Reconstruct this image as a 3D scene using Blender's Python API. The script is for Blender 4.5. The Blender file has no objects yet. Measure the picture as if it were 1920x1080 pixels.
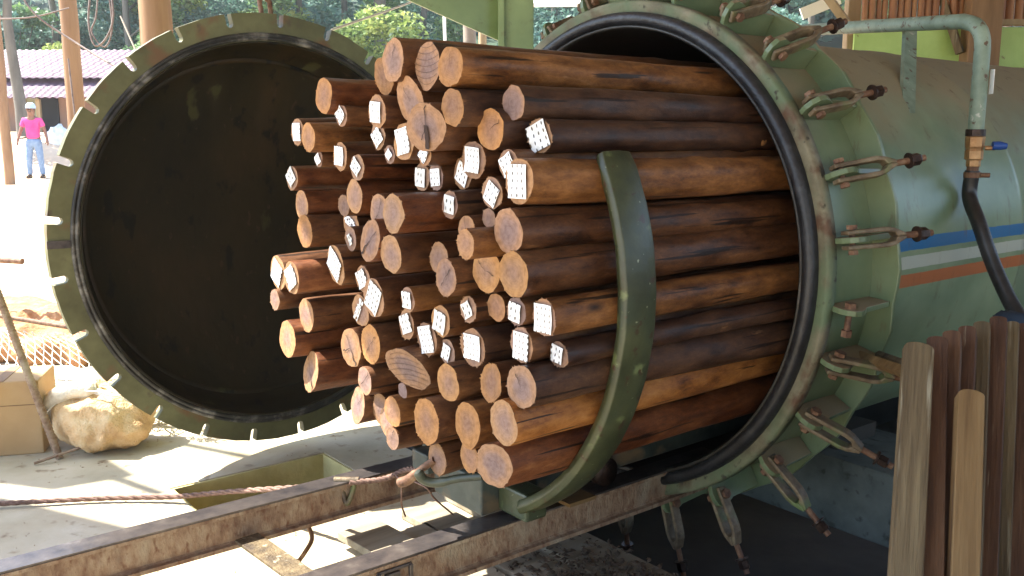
import bpy, bmesh, math, random
from mathutils import Vector, Matrix, noise, Euler
R = math.radians
SC = bpy.context.scene
COL = SC.collection
rnd = random.Random(7)

# ------------------------------------------------------------------ camera, sky, sun, exposure
CAM_H = 1.52
cd = bpy.data.cameras.new('camera'); cd.lens = 31.875; cd.sensor_width = 36
cd.clip_start = 0.05; cd.clip_end = 2000
cam = bpy.data.objects.new('camera', cd); COL.objects.link(cam)
cam.location = (0, 0, CAM_H); cam.rotation_euler = (R(90 - 9.287), 0, 0)
SC.camera = cam
SUN_AZ = Vector((-0.98, 0.20))            # towards the sun
SUN_EL = 55.0
w = bpy.data.worlds.new('World'); SC.world = w; w.use_nodes = True
nt = w.node_tree; sky = nt.nodes.new('ShaderNodeTexSky'); sky.sky_type = 'NISHITA'
sky.sun_disc = False; sky.sun_elevation = R(SUN_EL); sky.sun_rotation = math.atan2(SUN_AZ.x, SUN_AZ.y)
bg = nt.nodes['Background']; nt.links.new(sky.outputs[0], bg.inputs[0]); bg.inputs[1].default_value = 0.15
sl = bpy.data.lights.new('sun', 'SUN'); sl.energy = 5.0; sl.angle = R(0.5); sl.color = (1, 0.95, 0.86)
so = bpy.data.objects.new('sun', sl); COL.objects.link(so)
sd = Vector((SUN_AZ.x, SUN_AZ.y, math.tan(R(SUN_EL)) * SUN_AZ.length))
so.rotation_euler = sd.to_track_quat('Z', 'Y').to_euler()
SC.view_settings.view_transform = 'Standard'; SC.view_settings.look = 'None'
SC.view_settings.exposure = 2.12; SC.view_settings.gamma = 1

# ------------------------------------------------------------------ helpers
def tag(o, label=None, cat=None, group=None, kind=None):
    if label: o['label'] = label
    if cat: o['category'] = cat
    if group: o['group'] = group
    if kind: o['kind'] = kind
    return o
def empty(name, loc=(0, 0, 0), rot=(0, 0, 0), label=None, cat=None, group=None):
    o = bpy.data.objects.new(name, None); COL.objects.link(o); o.location = loc; o.rotation_euler = rot
    o.empty_display_size = 0.1
    return tag(o, label, cat, group)
class MB:
    def __init__(s): s.v = []; s.f = []; s.m = []; s.sm = []
    def add(s, vs, fs, mat=0, smooth=False):
        n = len(s.v); s.v += [tuple(v) for v in vs]
        for f in fs: s.f.append(tuple(i + n for i in f)); s.m.append(mat); s.sm.append(smooth)
    def box(s, c, d, M=None, mat=0):
        vs = [Vector((c[0] + x * d[0] / 2, c[1] + y * d[1] / 2, c[2] + z * d[2] / 2)) for x in (-1, 1) for y in (-1, 1) for z in (-1, 1)]
        if M: vs = [M @ v for v in vs]
        s.add(vs, [(0, 1, 3, 2), (4, 6, 7, 5), (0, 4, 5, 1), (2, 3, 7, 6), (0, 2, 6, 4), (1, 5, 7, 3)], mat)
    def tube(s, pts, r, n=10, mat=0, smooth=True, cap=True, flat=None):
        pts = [Vector(p) for p in pts]; rs = r if isinstance(r, (list, tuple)) else [r] * len(pts)
        vs = []; fs = []; prev = None
        for i, p in enumerate(pts):
            t = (pts[min(i + 1, len(pts) - 1)] - pts[max(i - 1, 0)]).normalized()
            if prev is None:
                a = Vector((0, 0, 1)) if abs(t.z) < .9 else Vector((1, 0, 0)); x = t.cross(a).normalized()
            else: x = (prev - t * prev.dot(t)).normalized()
            prev = x; y = t.cross(x)
            for k in range(n):
                an = 2 * math.pi * k / n; vs.append(p + (x * math.cos(an) + y * math.sin(an)) * rs[i])
        for i in range(len(pts) - 1):
            for k in range(n):
                k2 = (k + 1) % n; fs.append((i * n + k, i * n + k2, (i + 1) * n + k2, (i + 1) * n + k))
        s.add(vs, fs, mat, smooth)
        if cap:
            b = len(pts) - 1
            s.add(vs[:n], [tuple(range(n))[::-1]], mat); s.add(vs[b * n:], [tuple(range(n))], mat)
    def lathe(s, prof, n=96, mat=0, smooth=True, closed=False, M=None):   # prof: list of (r, z) around local Z
        vs = []; fs = []
        for (r, z) in prof:
            for k in range(n):
                a = 2 * math.pi * k / n; vs.append(Vector((r * math.cos(a), r * math.sin(a), z)))
        m = len(prof)
        for i in range(m if closed else m - 1):
            j = (i + 1) % m
            for k in range(n):
                k2 = (k + 1) % n; fs.append((i * n + k, i * n + k2, j * n + k2, j * n + k))
        if M: vs = [M @ v for v in vs]
        s.add(vs, fs, mat, smooth)
    def prism(s, poly, h, M=None, mat=0, z0=0.0):    # poly in local xy, extruded in z
        n = len(poly); vs = [Vector((x, y, z0)) for x, y in poly] + [Vector((x, y, z0 + h)) for x, y in poly]
        if M: vs = [M @ v for v in vs]
        s.add(vs, [tuple(range(n))[::-1], tuple(range(n, 2 * n))] + [(i, (i + 1) % n, (i + 1) % n + n, i + n) for i in range(n)], mat)
    def build(s, name, mats, parent=None, bevel=0, sharp=True):
        me = bpy.data.meshes.new(name); me.from_pydata(s.v, [], s.f)
        mats = mats if isinstance(mats, (list, tuple)) else [mats]
        for m in mats: me.materials.append(m)
        me.polygons.foreach_set('material_index', s.m); me.polygons.foreach_set('use_smooth', s.sm)
        me.update()
        o = bpy.data.objects.new(name, me); COL.objects.link(o); o.parent = parent
        if bevel:
            b = o.modifiers.new('bevel', 'BEVEL'); b.width = bevel; b.segments = 2; b.limit_method = 'ANGLE'; b.angle_limit = R(40)
        return o
def cr(pts, n=8):   # Catmull-Rom
    P = [Vector(p) for p in pts]; P = [P[0] * 2 - P[1]] + P + [P[-1] * 2 - P[-2]]; out = []
    for i in range(1, len(P) - 2):
        for k in range(n):
            t = k / n; a, b, c, d = P[i - 1:i + 3]
            out.append(0.5 * ((2 * b) + (c - a) * t + (2 * a - 5 * b + 4 * c - d) * t * t + (3 * b - a - 3 * c + d) * t ** 3))
    out.append(P[-2]); return out
PITCH = R(9.287)
def at(px, py, d):   # world point seen at photograph pixel (1920 wide) at forward depth d (used to measure places)
    x = (px - 960) / 1700 * d; v = -(py - 540) / 1700
    return Vector((x, d * (math.cos(PITCH) + v * math.sin(PITCH)), CAM_H + d * (v * math.cos(PITCH) - math.sin(PITCH))))
def on_z(px, py, z=0.0):
    p = at(px, py, 1.0) - Vector((0, 0, CAM_H)); t = (z - CAM_H) / p.z; return Vector((p.x * t, p.y * t, z))

# ------------------------------------------------------------------ materials
MATS = {}
def newmat(name):
    m = bpy.data.materials.new(name); m.use_nodes = True; nt = m.node_tree
    return m, nt, nt.nodes['Principled BSDF']
def N(nt, t, **k):
    n = nt.nodes.new(t)
    for a, b in k.items():
        if a.startswith('i_'): n.inputs[int(a[2:])].default_value = b
        else: setattr(n, a, b)
    return n
def coords(nt, scale=(1, 1, 1), kind='Object', rand=True):
    tc = N(nt, 'ShaderNodeTexCoord'); mp = N(nt, 'ShaderNodeMapping'); mp.inputs['Scale'].default_value = scale
    nt.links.new(tc.outputs[kind], mp.inputs[0])
    if rand:
        oi = N(nt, 'ShaderNodeObjectInfo'); mu = N(nt, 'ShaderNodeMath', operation='MULTIPLY', i_1=37.0)
        nt.links.new(oi.outputs['Random'], mu.inputs[0]); cx = N(nt, 'ShaderNodeCombineXYZ')
        for i in range(3): nt.links.new(mu.outputs[0], cx.inputs[i])
        nt.links.new(cx.outputs[0], mp.inputs['Location'])
    return mp
def ramp(nt, src, stops):
    r = N(nt, 'ShaderNodeValToRGB'); e = r.color_ramp.elements
    while len(e) < len(stops): e.new(0.5)
    for i, (p, c) in enumerate(stops): e[i].position = p; e[i].color = (*c, 1) if len(c) == 3 else c
    nt.links.new(src, r.inputs[0]); return r
def noisy(name, stops, scale=3.0, stretch=(1, 1, 1), rough=0.7, detail=8, bump=0.15, bscale=None, metal=0, spec=0.5, kind='Object', rand=True, bdist=0.01, over=None):
    """stops: colour ramp over a noise; over: (colour, scale, lo, hi) a second layer of stains"""
    if name in MATS: return MATS[name]
    m, nt, b = newmat(name); mp = coords(nt, stretch, kind, rand)
    n1 = N(nt, 'ShaderNodeTexNoise'); n1.inputs['Scale'].default_value = scale; n1.inputs['Detail'].default_value = detail; n1.inputs['Roughness'].default_value = 0.62
    nt.links.new(mp.outputs[0], n1.inputs['Vector'])
    c = ramp(nt, n1.outputs[0], stops).outputs[0]
    for ov in (over or []):
        n3 = N(nt, 'ShaderNodeTexNoise'); n3.inputs['Scale'].default_value = ov[1]; n3.inputs['Detail'].default_value = 6
        ad = N(nt, 'ShaderNodeVectorMath', operation='ADD'); ad.inputs[1].default_value = (ov[1], 3.3, 7.7)
        nt.links.new(mp.outputs[0], ad.inputs[0]); nt.links.new(ad.outputs[0], n3.inputs['Vector'])
        f = ramp(nt, n3.outputs[0], [(ov[2], (0, 0, 0)), (ov[3], (1, 1, 1))]); mx = N(nt, 'ShaderNodeMix', data_type='RGBA')
        nt.links.new(f.outputs[0], mx.inputs[0]); nt.links.new(c, mx.inputs[6]); mx.inputs[7].default_value = (*ov[0], 1); c = mx.outputs[2]
    nt.links.new(c, b.inputs['Base Color'])
    b.inputs['Roughness'].default_value = rough; b.inputs['Metallic'].default_value = metal
    b.inputs['Specular IOR Level'].default_value = spec
    if bump:
        n2 = N(nt, 'ShaderNodeTexNoise'); n2.inputs['Scale'].default_value = bscale or scale * 4; n2.inputs['Detail'].default_value = 6
        nt.links.new(mp.outputs[0], n2.inputs['Vector']); bm = N(nt, 'ShaderNodeBump'); bm.inputs['Strength'].default_value = bump; bm.inputs['Distance'].default_value = bdist
        nt.links.new(n2.outputs[0], bm.inputs['Height']); nt.links.new(bm.outputs[0], b.inputs['Normal'])
    MATS[name] = m; return m
def bark(name, stops, rough=0.42):
    """peeled treated log: streaks along the log (local Z), blotches, dark knots"""
    m, nt, b = newmat(name); mp = coords(nt, (1, 1, 0.38)); mp2 = coords(nt, (1, 1, 0.5))
    n1 = N(nt, 'ShaderNodeTexNoise'); n1.inputs['Scale'].default_value = 34; n1.inputs['Detail'].default_value = 12; n1.inputs['Roughness'].default_value = 0.78; nt.links.new(mp.outputs[0], n1.inputs[0])
    n2 = N(nt, 'ShaderNodeTexNoise'); n2.inputs['Scale'].default_value = 8; n2.inputs['Detail'].default_value = 8; n2.inputs['Roughness'].default_value = .65; nt.links.new(mp2.outputs[0], n2.inputs[0])
    a = N(nt, 'ShaderNodeMath', operation='MULTIPLY', i_1=0.55); nt.links.new(n1.outputs[0], a.inputs[0])
    c = N(nt, 'ShaderNodeMath', operation='MULTIPLY_ADD', i_1=0.45); nt.links.new(n2.outputs[0], c.inputs[0]); nt.links.new(a.outputs[0], c.inputs[2])
    r = ramp(nt, c.outputs[0], stops)
    vo = N(nt, 'ShaderNodeTexVoronoi'); vo.inputs['Scale'].default_value = 7.0; mp3 = coords(nt, (1, 1, 0.45)); nt.links.new(mp3.outputs[0], vo.inputs['Vector'])
    kn = ramp(nt, vo.outputs['Distance'], [(0.03, (0, 0, 0)), (0.13, (1, 1, 1))])
    mx = N(nt, 'ShaderNodeMix', data_type='RGBA'); nt.links.new(kn.outputs[0], mx.inputs[0]); mx.inputs[6].default_value = (0.025, 0.011, 0.006, 1); nt.links.new(r.outputs[0], mx.inputs[7])
    mc = coords(nt, (1, 1, 0.035)); nc = N(nt, 'ShaderNodeTexNoise'); nc.inputs['Scale'].default_value = 42; nc.inputs['Detail'].default_value = 3; nt.links.new(mc.outputs[0], nc.inputs[0])
    fc = ramp(nt, nc.outputs[0], [(0.635, (0, 0, 0)), (0.66, (0.9,) * 3)]); m8 = N(nt, 'ShaderNodeMix', data_type='RGBA'); nt.links.new(fc.outputs[0], m8.inputs[0]); nt.links.new(mx.outputs[2], m8.inputs[6]); m8.inputs[7].default_value = (0.012, 0.006, 0.004, 1)
    mp4 = coords(nt, (1, 1, 0.3)); n6 = N(nt, 'ShaderNodeTexNoise'); n6.inputs['Scale'].default_value = 17; n6.inputs['Detail'].default_value = 7; n6.inputs['Roughness'].default_value = .75; nt.links.new(mp4.outputs[0], n6.inputs[0])
    f6 = ramp(nt, n6.outputs[0], [(0.63, (0, 0, 0)), (0.72, (0.6,) * 3)]); m9 = N(nt, 'ShaderNodeMix', data_type='RGBA'); nt.links.new(f6.outputs[0], m9.inputs[0]); nt.links.new(m8.outputs[2], m9.inputs[6]); m9.inputs[7].default_value = (0.36, 0.19, 0.09, 1)
    nt.links.new(m9.outputs[2], b.inputs['Base Color']); b.inputs['Roughness'].default_value = rough
    rr = ramp(nt, n2.outputs[0], [(0.35, (rough - .1,) * 3), (0.65, (rough + .25,) * 3)]); nt.links.new(rr.outputs[0], b.inputs['Roughness'])
    bm = N(nt, 'ShaderNodeBump'); b.inputs['Specular IOR Level'].default_value = 0.38; bm.inputs['Strength'].default_value = 0.6; bm.inputs['Distance'].default_value = 0.008
    nt.links.new(c.outputs[0], bm.inputs['Height']); nt.links.new(bm.outputs[0], b.inputs['Normal'])
    return m
def endgrain(name, heart, mid, rim, crack):
    m, nt, b = newmat(name); tc = N(nt, 'ShaderNodeTexCoord'); sp = N(nt, 'ShaderNodeSeparateXYZ'); nt.links.new(tc.outputs['Object'], sp.inputs[0])
    mp = coords(nt, (1, 1, 0.001)); ns = N(nt, 'ShaderNodeTexNoise'); ns.inputs['Scale'].default_value = 14; nt.links.new(mp.outputs[0], ns.inputs[0])
    x2 = N(nt, 'ShaderNodeMath', operation='POWER', i_1=2.0); nt.links.new(sp.outputs[0], x2.inputs[0])
    # distance from pith, object units are metres; ends are about 0.055 in radius
    cx = N(nt, 'ShaderNodeCombineXYZ'); nt.links.new(sp.outputs[0], cx.inputs[0]); nt.links.new(sp.outputs[1], cx.inputs[1])
    ln = N(nt, 'ShaderNodeVectorMath', operation='LENGTH'); nt.links.new(cx.outputs[0], ln.inputs[0])
    d = N(nt, 'ShaderNodeMath', operation='MULTIPLY_ADD', i_1=0.045); nt.links.new(ns.outputs[0], d.inputs[0]); nt.links.new(ln.outputs['Value'], d.inputs[2])
    dd = N(nt, 'ShaderNodeMath', operation='MULTIPLY', i_1=10.5); nt.links.new(d.outputs[0], dd.inputs[0])
    r = ramp(nt, dd.outputs[0], [(0.36, heart), (0.60, mid), (0.78, rim)])
    rg = N(nt, 'ShaderNodeMath', operation='SINE'); rm_ = N(nt, 'ShaderNodeMath', operation='MULTIPLY', i_1=900.0); nt.links.new(d.outputs[0], rm_.inputs[0]); nt.links.new(rm_.outputs[0], rg.inputs[0])
    rr = ramp(nt, rg.outputs[0], [(0.0, (0.90, 0.88, 0.86)), (0.9, (1, 1, 1))])
    fine = N(nt, 'ShaderNodeTexNoise'); fine.inputs['Scale'].default_value = 75; fine.inputs['Detail'].default_value = 5; nt.links.new(mp.outputs[0], fine.inputs[0])
    fr = ramp(nt, fine.outputs[0], [(0.3, (0.72, 0.69, 0.66)), (0.6, (1, 1, 1))])
    m1 = N(nt, 'ShaderNodeMix', data_type='RGBA', blend_type='MULTIPLY'); m1.inputs[0].default_value = 0.8; nt.links.new(r.outputs[0], m1.inputs[6]); nt.links.new(rr.outputs[0], m1.inputs[7])
    m2 = N(nt, 'ShaderNodeMix', data_type='RGBA', blend_type='MULTIPLY'); m2.inputs[0].default_value = 1; nt.links.new(m1.outputs[2], m2.inputs[6]); nt.links.new(fr.outputs[0], m2.inputs[7])
    oi = N(nt, 'ShaderNodeObjectInfo'); rv = ramp(nt, oi.outputs['Random'], [(0, (.68, .66, .64)), (.4, (1, .96, .92)), (.7, (.85, .88, .92)), (1, (1.12, 1.08, 1.0))]); m3 = N(nt, 'ShaderNodeMix', data_type='RGBA', blend_type='MULTIPLY'); m3.inputs[0].default_value = 1; nt.links.new(m2.outputs[2], m3.inputs[6]); nt.links.new(rv.outputs[0], m3.inputs[7])
    big = N(nt, 'ShaderNodeTexNoise'); big.inputs['Scale'].default_value = 22; big.inputs['Detail'].default_value = 6; big.inputs['Roughness'].default_value = .7; nt.links.new(mp.outputs[0], big.inputs[0]); fb = ramp(nt, big.outputs[0], [(.58, (0, 0, 0)), (.74, (.5,) * 3)]); m4 = N(nt, 'ShaderNodeMix', data_type='RGBA'); nt.links.new(fb.outputs[0], m4.inputs[0]); nt.links.new(m3.outputs[2], m4.inputs[6]); m4.inputs[7].default_value = (.17, .085, .045, 1)
    nt.links.new(m4.outputs[2], b.inputs['Base Color']); b.inputs['Roughness'].default_value = 0.8; b.inputs['Specular IOR Level'].default_value = 0.25
    bm = N(nt, 'ShaderNodeBump'); bm.inputs['Strength'].default_value = 0.3; bm.inputs['Distance'].default_value = 0.003
    nt.links.new(fine.outputs[0], bm.inputs['Height']); nt.links.new(bm.outputs[0], b.inputs['Normal'])
    return m
def flat(name, c, rough=0.6, metal=0, spec=0.5):
    m, nt, b = newmat(name); b.inputs['Base Color'].default_value = (*c, 1); b.inputs['Roughness'].default_value = rough; b.inputs['Metallic'].default_value = metal; b.inputs['Specular IOR Level'].default_value = spec
    return m
BARK = {
 'b': bark('pole_brown', [(0.37, (0.022, 0.009, 0.005)), (0.46, (0.075, 0.029, 0.012)), (0.55, (0.135, 0.056, 0.021)), (0.66, (0.25, 0.115, 0.046))]),
 'o': bark('pole_orange', [(0.37, (0.04, 0.015, 0.007)), (0.45, (0.12, 0.046, 0.015)), (0.55, (0.235, 0.098, 0.029)), (0.66, (0.38, 0.175, 0.062))]),
 'g': bark('pole_golden', [(0.37, (0.10, 0.035, 0.010)), (0.45, (0.25, 0.09, 0.022)), (0.55, (0.40, 0.165, 0.042)), (0.66, (0.50, 0.25, 0.085))]),
 'd': bark('pole_dark', [(0.37, (0.016, 0.008, 0.006)), (0.47, (0.048, 0.021, 0.012)), (0.57, (0.092, 0.042, 0.020)), (0.68, (0.18, 0.092, 0.045))], 0.45),
 'r': bark('pole_red', [(0.37, (0.024, 0.008, 0.005)), (0.46, (0.088, 0.027, 0.010)), (0.56, (0.165, 0.056, 0.019)), (0.67, (0.28, 0.12, 0.046))], 0.38)}
ENDG = {
 't': endgrain('end_tan', (0.25, 0.165, 0.14), (0.31, 0.195, 0.135), (0.37, 0.215, 0.11), 0),
 'o': endgrain('end_orange', (0.29, 0.17, 0.115), (0.35, 0.195, 0.10), (0.41, 0.215, 0.085), 0),
 'm': endgrain('end_mauve', (0.215, 0.15, 0.14), (0.255, 0.17, 0.145), (0.35, 0.205, 0.12), 0)}
CRACK = flat('crack_dark', (0.03, 0.014, 0.009), 0.9)
def plate_mat():
    m, nt, b = newmat('nail_plate'); tc = N(nt, 'ShaderNodeTexCoord'); mp = N(nt, 'ShaderNodeMapping'); mp.inputs['Scale'].default_value = (72, 58, 1); nt.links.new(tc.outputs['Object'], mp.inputs[0])
    fr = N(nt, 'ShaderNodeVectorMath', operation='FRACTION'); nt.links.new(mp.outputs[0], fr.inputs[0]); sb = N(nt, 'ShaderNodeVectorMath', operation='SUBTRACT'); sb.inputs[1].default_value = (0.5, 0.5, 0); nt.links.new(fr.outputs[0], sb.inputs[0])
    sc = N(nt, 'ShaderNodeVectorMath', operation='MULTIPLY'); sc.inputs[1].default_value = (1, 0.5, 0); nt.links.new(sb.outputs[0], sc.inputs[0])
    ln = N(nt, 'ShaderNodeVectorMath', operation='LENGTH'); nt.links.new(sc.outputs[0], ln.inputs[0])
    r = ramp(nt, ln.outputs['Value'], [(0.11, (0.07, 0.06, 0.055)), (0.16, (0.86, 0.88, 0.90))])
    oi = N(nt, 'ShaderNodeObjectInfo'); ra = N(nt, 'ShaderNodeMath', operation='MULTIPLY_ADD', i_1=22.0, i_2=44.0); nt.links.new(oi.outputs['Random'], ra.inputs[0]); cb = N(nt, 'ShaderNodeCombineXYZ'); nt.links.new(ra.outputs[0], cb.inputs[0]); nt.links.new(ra.outputs[0], cb.inputs[1]); nt.links.new(cb.outputs[0], mp.inputs['Scale'])
    cl = N(nt, 'ShaderNodeCombineXYZ'); nt.links.new(oi.outputs['Random'], cl.inputs[0]); nt.links.new(oi.outputs['Random'], cl.inputs[1]); nt.links.new(cl.outputs[0], mp.inputs['Location'])
    ns = N(nt, 'ShaderNodeTexNoise'); ns.inputs['Scale'].default_value = 40; nt.links.new(tc.outputs['Object'], ns.inputs[0]); gr = ramp(nt, ns.outputs[0], [(.35, (.8, .8, .78)), (.6, (1, 1, 1))]); mm = N(nt, 'ShaderNodeMix', data_type='RGBA', blend_type='MULTIPLY'); mm.inputs[0].default_value = 1; nt.links.new(r.outputs[0], mm.inputs[6]); nt.links.new(gr.outputs[0], mm.inputs[7])
    rv = ramp(nt, oi.outputs['Random'], [(0, (.72, .72, .68)), (.3, (.92, .92, .92)), (1, (1, 1, 1))]); m2 = N(nt, 'ShaderNodeMix', data_type='RGBA', blend_type='MULTIPLY'); m2.inputs[0].default_value = 1; nt.links.new(mm.outputs[2], m2.inputs[6]); nt.links.new(rv.outputs[0], m2.inputs[7])
    nt.links.new(m2.outputs[2], b.inputs['Base Color']); b.inputs['Roughness'].default_value = 0.45; b.inputs['Metallic'].default_value = 0.15
    return m
PLATE = plate_mat()
def tank_paint(name, stripes=False, base=((0.125, 0.185, 0.11), (0.18, 0.25, 0.155), (0.24, 0.31, 0.20)), dusty=1.0):
    m, nt, b = newmat(name); mp = coords(nt, (1, 1, 1), rand=False)
    n1 = N(nt, 'ShaderNodeTexNoise'); n1.inputs['Scale'].default_value = 2.2; n1.inputs['Detail'].default_value = 8; n1.inputs['Roughness'].default_value = 0.6; nt.links.new(mp.outputs[0], n1.inputs[0])
    c = ramp(nt, n1.outputs[0], [(0.3, base[0]), (0.5, base[1]), (0.7, base[2])]).outputs[0]
    if stripes:
        sp = N(nt, 'ShaderNodeSeparateXYZ'); tc = N(nt, 'ShaderNodeTexCoord'); nt.links.new(tc.outputs['Object'], sp.inputs[0])
        wr = N(nt, 'ShaderNodeTexNoise'); wr.inputs['Scale'].default_value = 30; nt.links.new(mp.outputs[0], wr.inputs[0])
        yy = N(nt, 'ShaderNodeMath', operation='MULTIPLY_ADD', i_1=0.004); nt.links.new(wr.outputs[0], yy.inputs[0]); nt.links.new(sp.outputs[1], yy.inputs[2])
        for lo, hi, col in ((0.045, 0.092, (0.02, 0.125, 0.29)), (-0.022, 0.024, (0.38, 0.42, 0.37)), (-0.09, -0.042, (0.36, 0.125, 0.05))):
            a = N(nt, 'ShaderNodeMath', operation='COMPARE', i_1=(lo + hi) / 2, i_2=(hi - lo) / 2); nt.links.new(yy.outputs[0], a.inputs[0])
            g = N(nt, 'ShaderNodeMath', operation='GREATER_THAN', i_1=0.0); nt.links.new(sp.outputs[0], g.inputs[0]); q = N(nt, 'ShaderNodeMath', operation='MULTIPLY'); nt.links.new(a.outputs[0], q.inputs[0]); nt.links.new(g.outputs[0], q.inputs[1])
            mx = N(nt, 'ShaderNodeMix', data_type='RGBA'); nt.links.new(q.outputs[0], mx.inputs[0]); nt.links.new(c, mx.inputs[6]); mx.inputs[7].default_value = (*col, 1); c = mx.outputs[2]
    # dust lying on the upward side of the steel
    ge = N(nt, 'ShaderNodeNewGeometry'); sg = N(nt, 'ShaderNodeSeparateXYZ'); nt.links.new(ge.outputs['Normal'], sg.inputs[0])
    n4 = N(nt, 'ShaderNodeTexNoise'); n4.inputs['Scale'].default_value = 3; n4.inputs['Detail'].default_value = 9; nt.links.new(mp.outputs[0], n4.inputs[0])
    ma = N(nt, 'ShaderNodeMath', operation='MULTIPLY_ADD', i_1=0.5); nt.links.new(n4.outputs[0], ma.inputs[0]); nt.links.new(sg.outputs[2], ma.inputs[2])
    df = ramp(nt, ma.outputs[0], [(0.74, (0, 0, 0)), (1.3, (0.8 * dusty,) * 3)])
    mx = N(nt, 'ShaderNodeMix', data_type='RGBA'); nt.links.new(df.outputs[0], mx.inputs[0]); nt.links.new(c, mx.inputs[6]); mx.inputs[7].default_value = (0.26, 0.19, 0.11, 1)
    # rust specks and runs
    mpr = coords(nt, (1, 0.25, 1), rand=False); n5 = N(nt, 'ShaderNodeTexNoise'); n5.inputs['Scale'].default_value = 14; n5.inputs['Detail'].default_value = 10; n5.inputs['Roughness'].default_value = 0.7; nt.links.new(mpr.outputs[0], n5.inputs[0])
    rf = ramp(nt, n5.outputs[0], [(0.58, (0, 0, 0)), (0.70, (0.7,) * 3)]); m6 = N(nt, 'ShaderNodeMix', data_type='RGBA'); nt.links.new(rf.outputs[0], m6.inputs[0]); nt.links.new(mx.outputs[2], m6.inputs[6]); m6.inputs[7].default_value = (0.10, 0.06, 0.03, 1)
    nt.links.new(m6.outputs[2], b.inputs['Base Color'])
    ro = ramp(nt, df.outputs[0], [(0, (0.33,) * 3), (0.6, (0.8,) * 3)]); nt.links.new(ro.outputs[0], b.inputs['Roughness']); b.inputs['Specular IOR Level'].default_value = .35
    bm = N(nt, 'ShaderNodeBump'); bm.inputs['Strength'].default_value = 0.12; bm.inputs['Distance'].default_value = 0.02; nt.links.new(n1.outputs[0], bm.inputs['Height']); nt.links.new(bm.outputs[0], b.inputs['Normal'])
    return m
M_SHELL = tank_paint('tank_shell_paint', True)
M_GREEN = tank_paint('tank_green_paint', False, ((0.085, 0.125, 0.065), (0.14, 0.185, 0.10), (0.20, 0.245, 0.145)), 1.1)
M_RING = noisy('ring_steel', [(0.35, (0.085, 0.075, 0.045)), (0.5, (0.16, 0.145, 0.09)), (0.65, (0.22, 0.20, 0.13))], 7, rough=0.75, bump=.4, over=[((0.10, 0.055, 0.03), 12, 0.54, 0.68), ((0.11, 0.15, 0.08), 5, 0.46, 0.62), ((0.04, 0.035, 0.02), 24, 0.6, 0.68)])
M_SEAL = noisy('rubber_seal', [(0.3, (0.006, 0.006, 0.007)), (0.6, (0.022, 0.023, 0.026)), (0.8, (0.06, 0.06, 0.06))], 20, rough=0.42, spec=0.5, bump=0.25)
M_SEALD = noisy('door_seal_scraped', [(0.35, (0.008, 0.008, 0.008)), (0.52, (0.035, 0.033, 0.028)), (0.62, (0.16, 0.15, 0.13)), (0.75, (0.32, 0.31, 0.28))], 9, rough=0.5, bump=0.3)
M_RUST = noisy('rusty_bolt', [(0.3, (0.06, 0.028, 0.016)), (0.5, (0.16, 0.08, 0.045)), (0.7, (0.26, 0.17, 0.10))], 30, rough=0.65, bump=0.3, metal=0.2)
M_FORK = noisy('clevis_steel', [(0.3, (0.06, 0.04, 0.025)), (0.5, (0.15, 0.11, 0.065)), (0.7, (0.24, 0.195, 0.125))], 22, rough=0.55, bump=0.2, metal=0.2, over=[((0.12, 0.17, 0.06), 10, 0.55, 0.7)])
M_DARKMETAL = noisy('dark_nut', [(0.3, (0.018, 0.012, 0.010)), (0.6, (0.055, 0.032, 0.024)), (0.8, (0.13, 0.08, 0.055))], 40, rough=0.4, metal=0.5)
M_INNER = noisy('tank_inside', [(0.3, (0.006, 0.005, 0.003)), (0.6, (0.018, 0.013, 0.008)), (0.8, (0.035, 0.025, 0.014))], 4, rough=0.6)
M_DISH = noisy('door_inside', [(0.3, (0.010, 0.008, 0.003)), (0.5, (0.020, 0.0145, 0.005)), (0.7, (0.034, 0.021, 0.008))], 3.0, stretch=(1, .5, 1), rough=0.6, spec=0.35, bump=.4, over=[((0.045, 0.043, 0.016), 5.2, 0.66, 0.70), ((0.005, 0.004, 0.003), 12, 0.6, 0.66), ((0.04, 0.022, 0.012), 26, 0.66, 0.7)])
M_DOORFL = noisy('door_flange_paint', [(0.3, (0.06, 0.058, 0.022)), (0.5, (0.10, 0.10, 0.042)), (0.7, (0.145, 0.145, 0.065))], 5, rough=0.6, over=[((0.13, 0.07, 0.03), 6, 0.56, 0.66), ((0.07, 0.05, 0.03), 11, 0.62, 0.72)])
M_STAKE = noisy('stake_paint', [(0.3, (0.028, 0.033, 0.015)), (0.5, (0.05, 0.058, 0.026)), (0.7, (0.075, 0.084, 0.04))], 7, rough=0.38, over=[((0.025, 0.045, 0.035), 3, 0.5, 0.7), ((0.14, 0.17, 0.07), 11, 0.60, 0.68), ((0.05, 0.028, 0.015), 26, 0.62, 0.68), ((0.26, 0.28, 0.18), 60, 0.68, 0.72)])
M_CART = noisy('cart_paint', [(0.3, (0.025, 0.03, 0.026)), (0.5, (0.045, 0.056, 0.046)), (0.7, (0.075, 0.085, 0.07))], 7, rough=0.55, over=[((0.16, 0.11, 0.06), 8, 0.52, 0.66)])
M_RAIL = noisy('rail_rust', [(0.3, (0.14, 0.075, 0.045)), (0.5, (0.25, 0.165, 0.105)), (0.7, (0.34, 0.26, 0.175))], 26, stretch=(1, .5, 1), rough=0.8, bump=0.5, over=[((0.14, 0.06, 0.03), 60, 0.54, 0.72), ((0.33, 0.28, 0.2), 9, 0.55, 0.75)])
M_RAILTOP = noisy('rail_top_worn', [(0.3, (0.05, 0.045, 0.05)), (0.6, (0.13, 0.11, 0.10)), (0.8, (0.25, 0.22, 0.19))], 14, rough=0.35, metal=0.6, bump=0.1)
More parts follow.
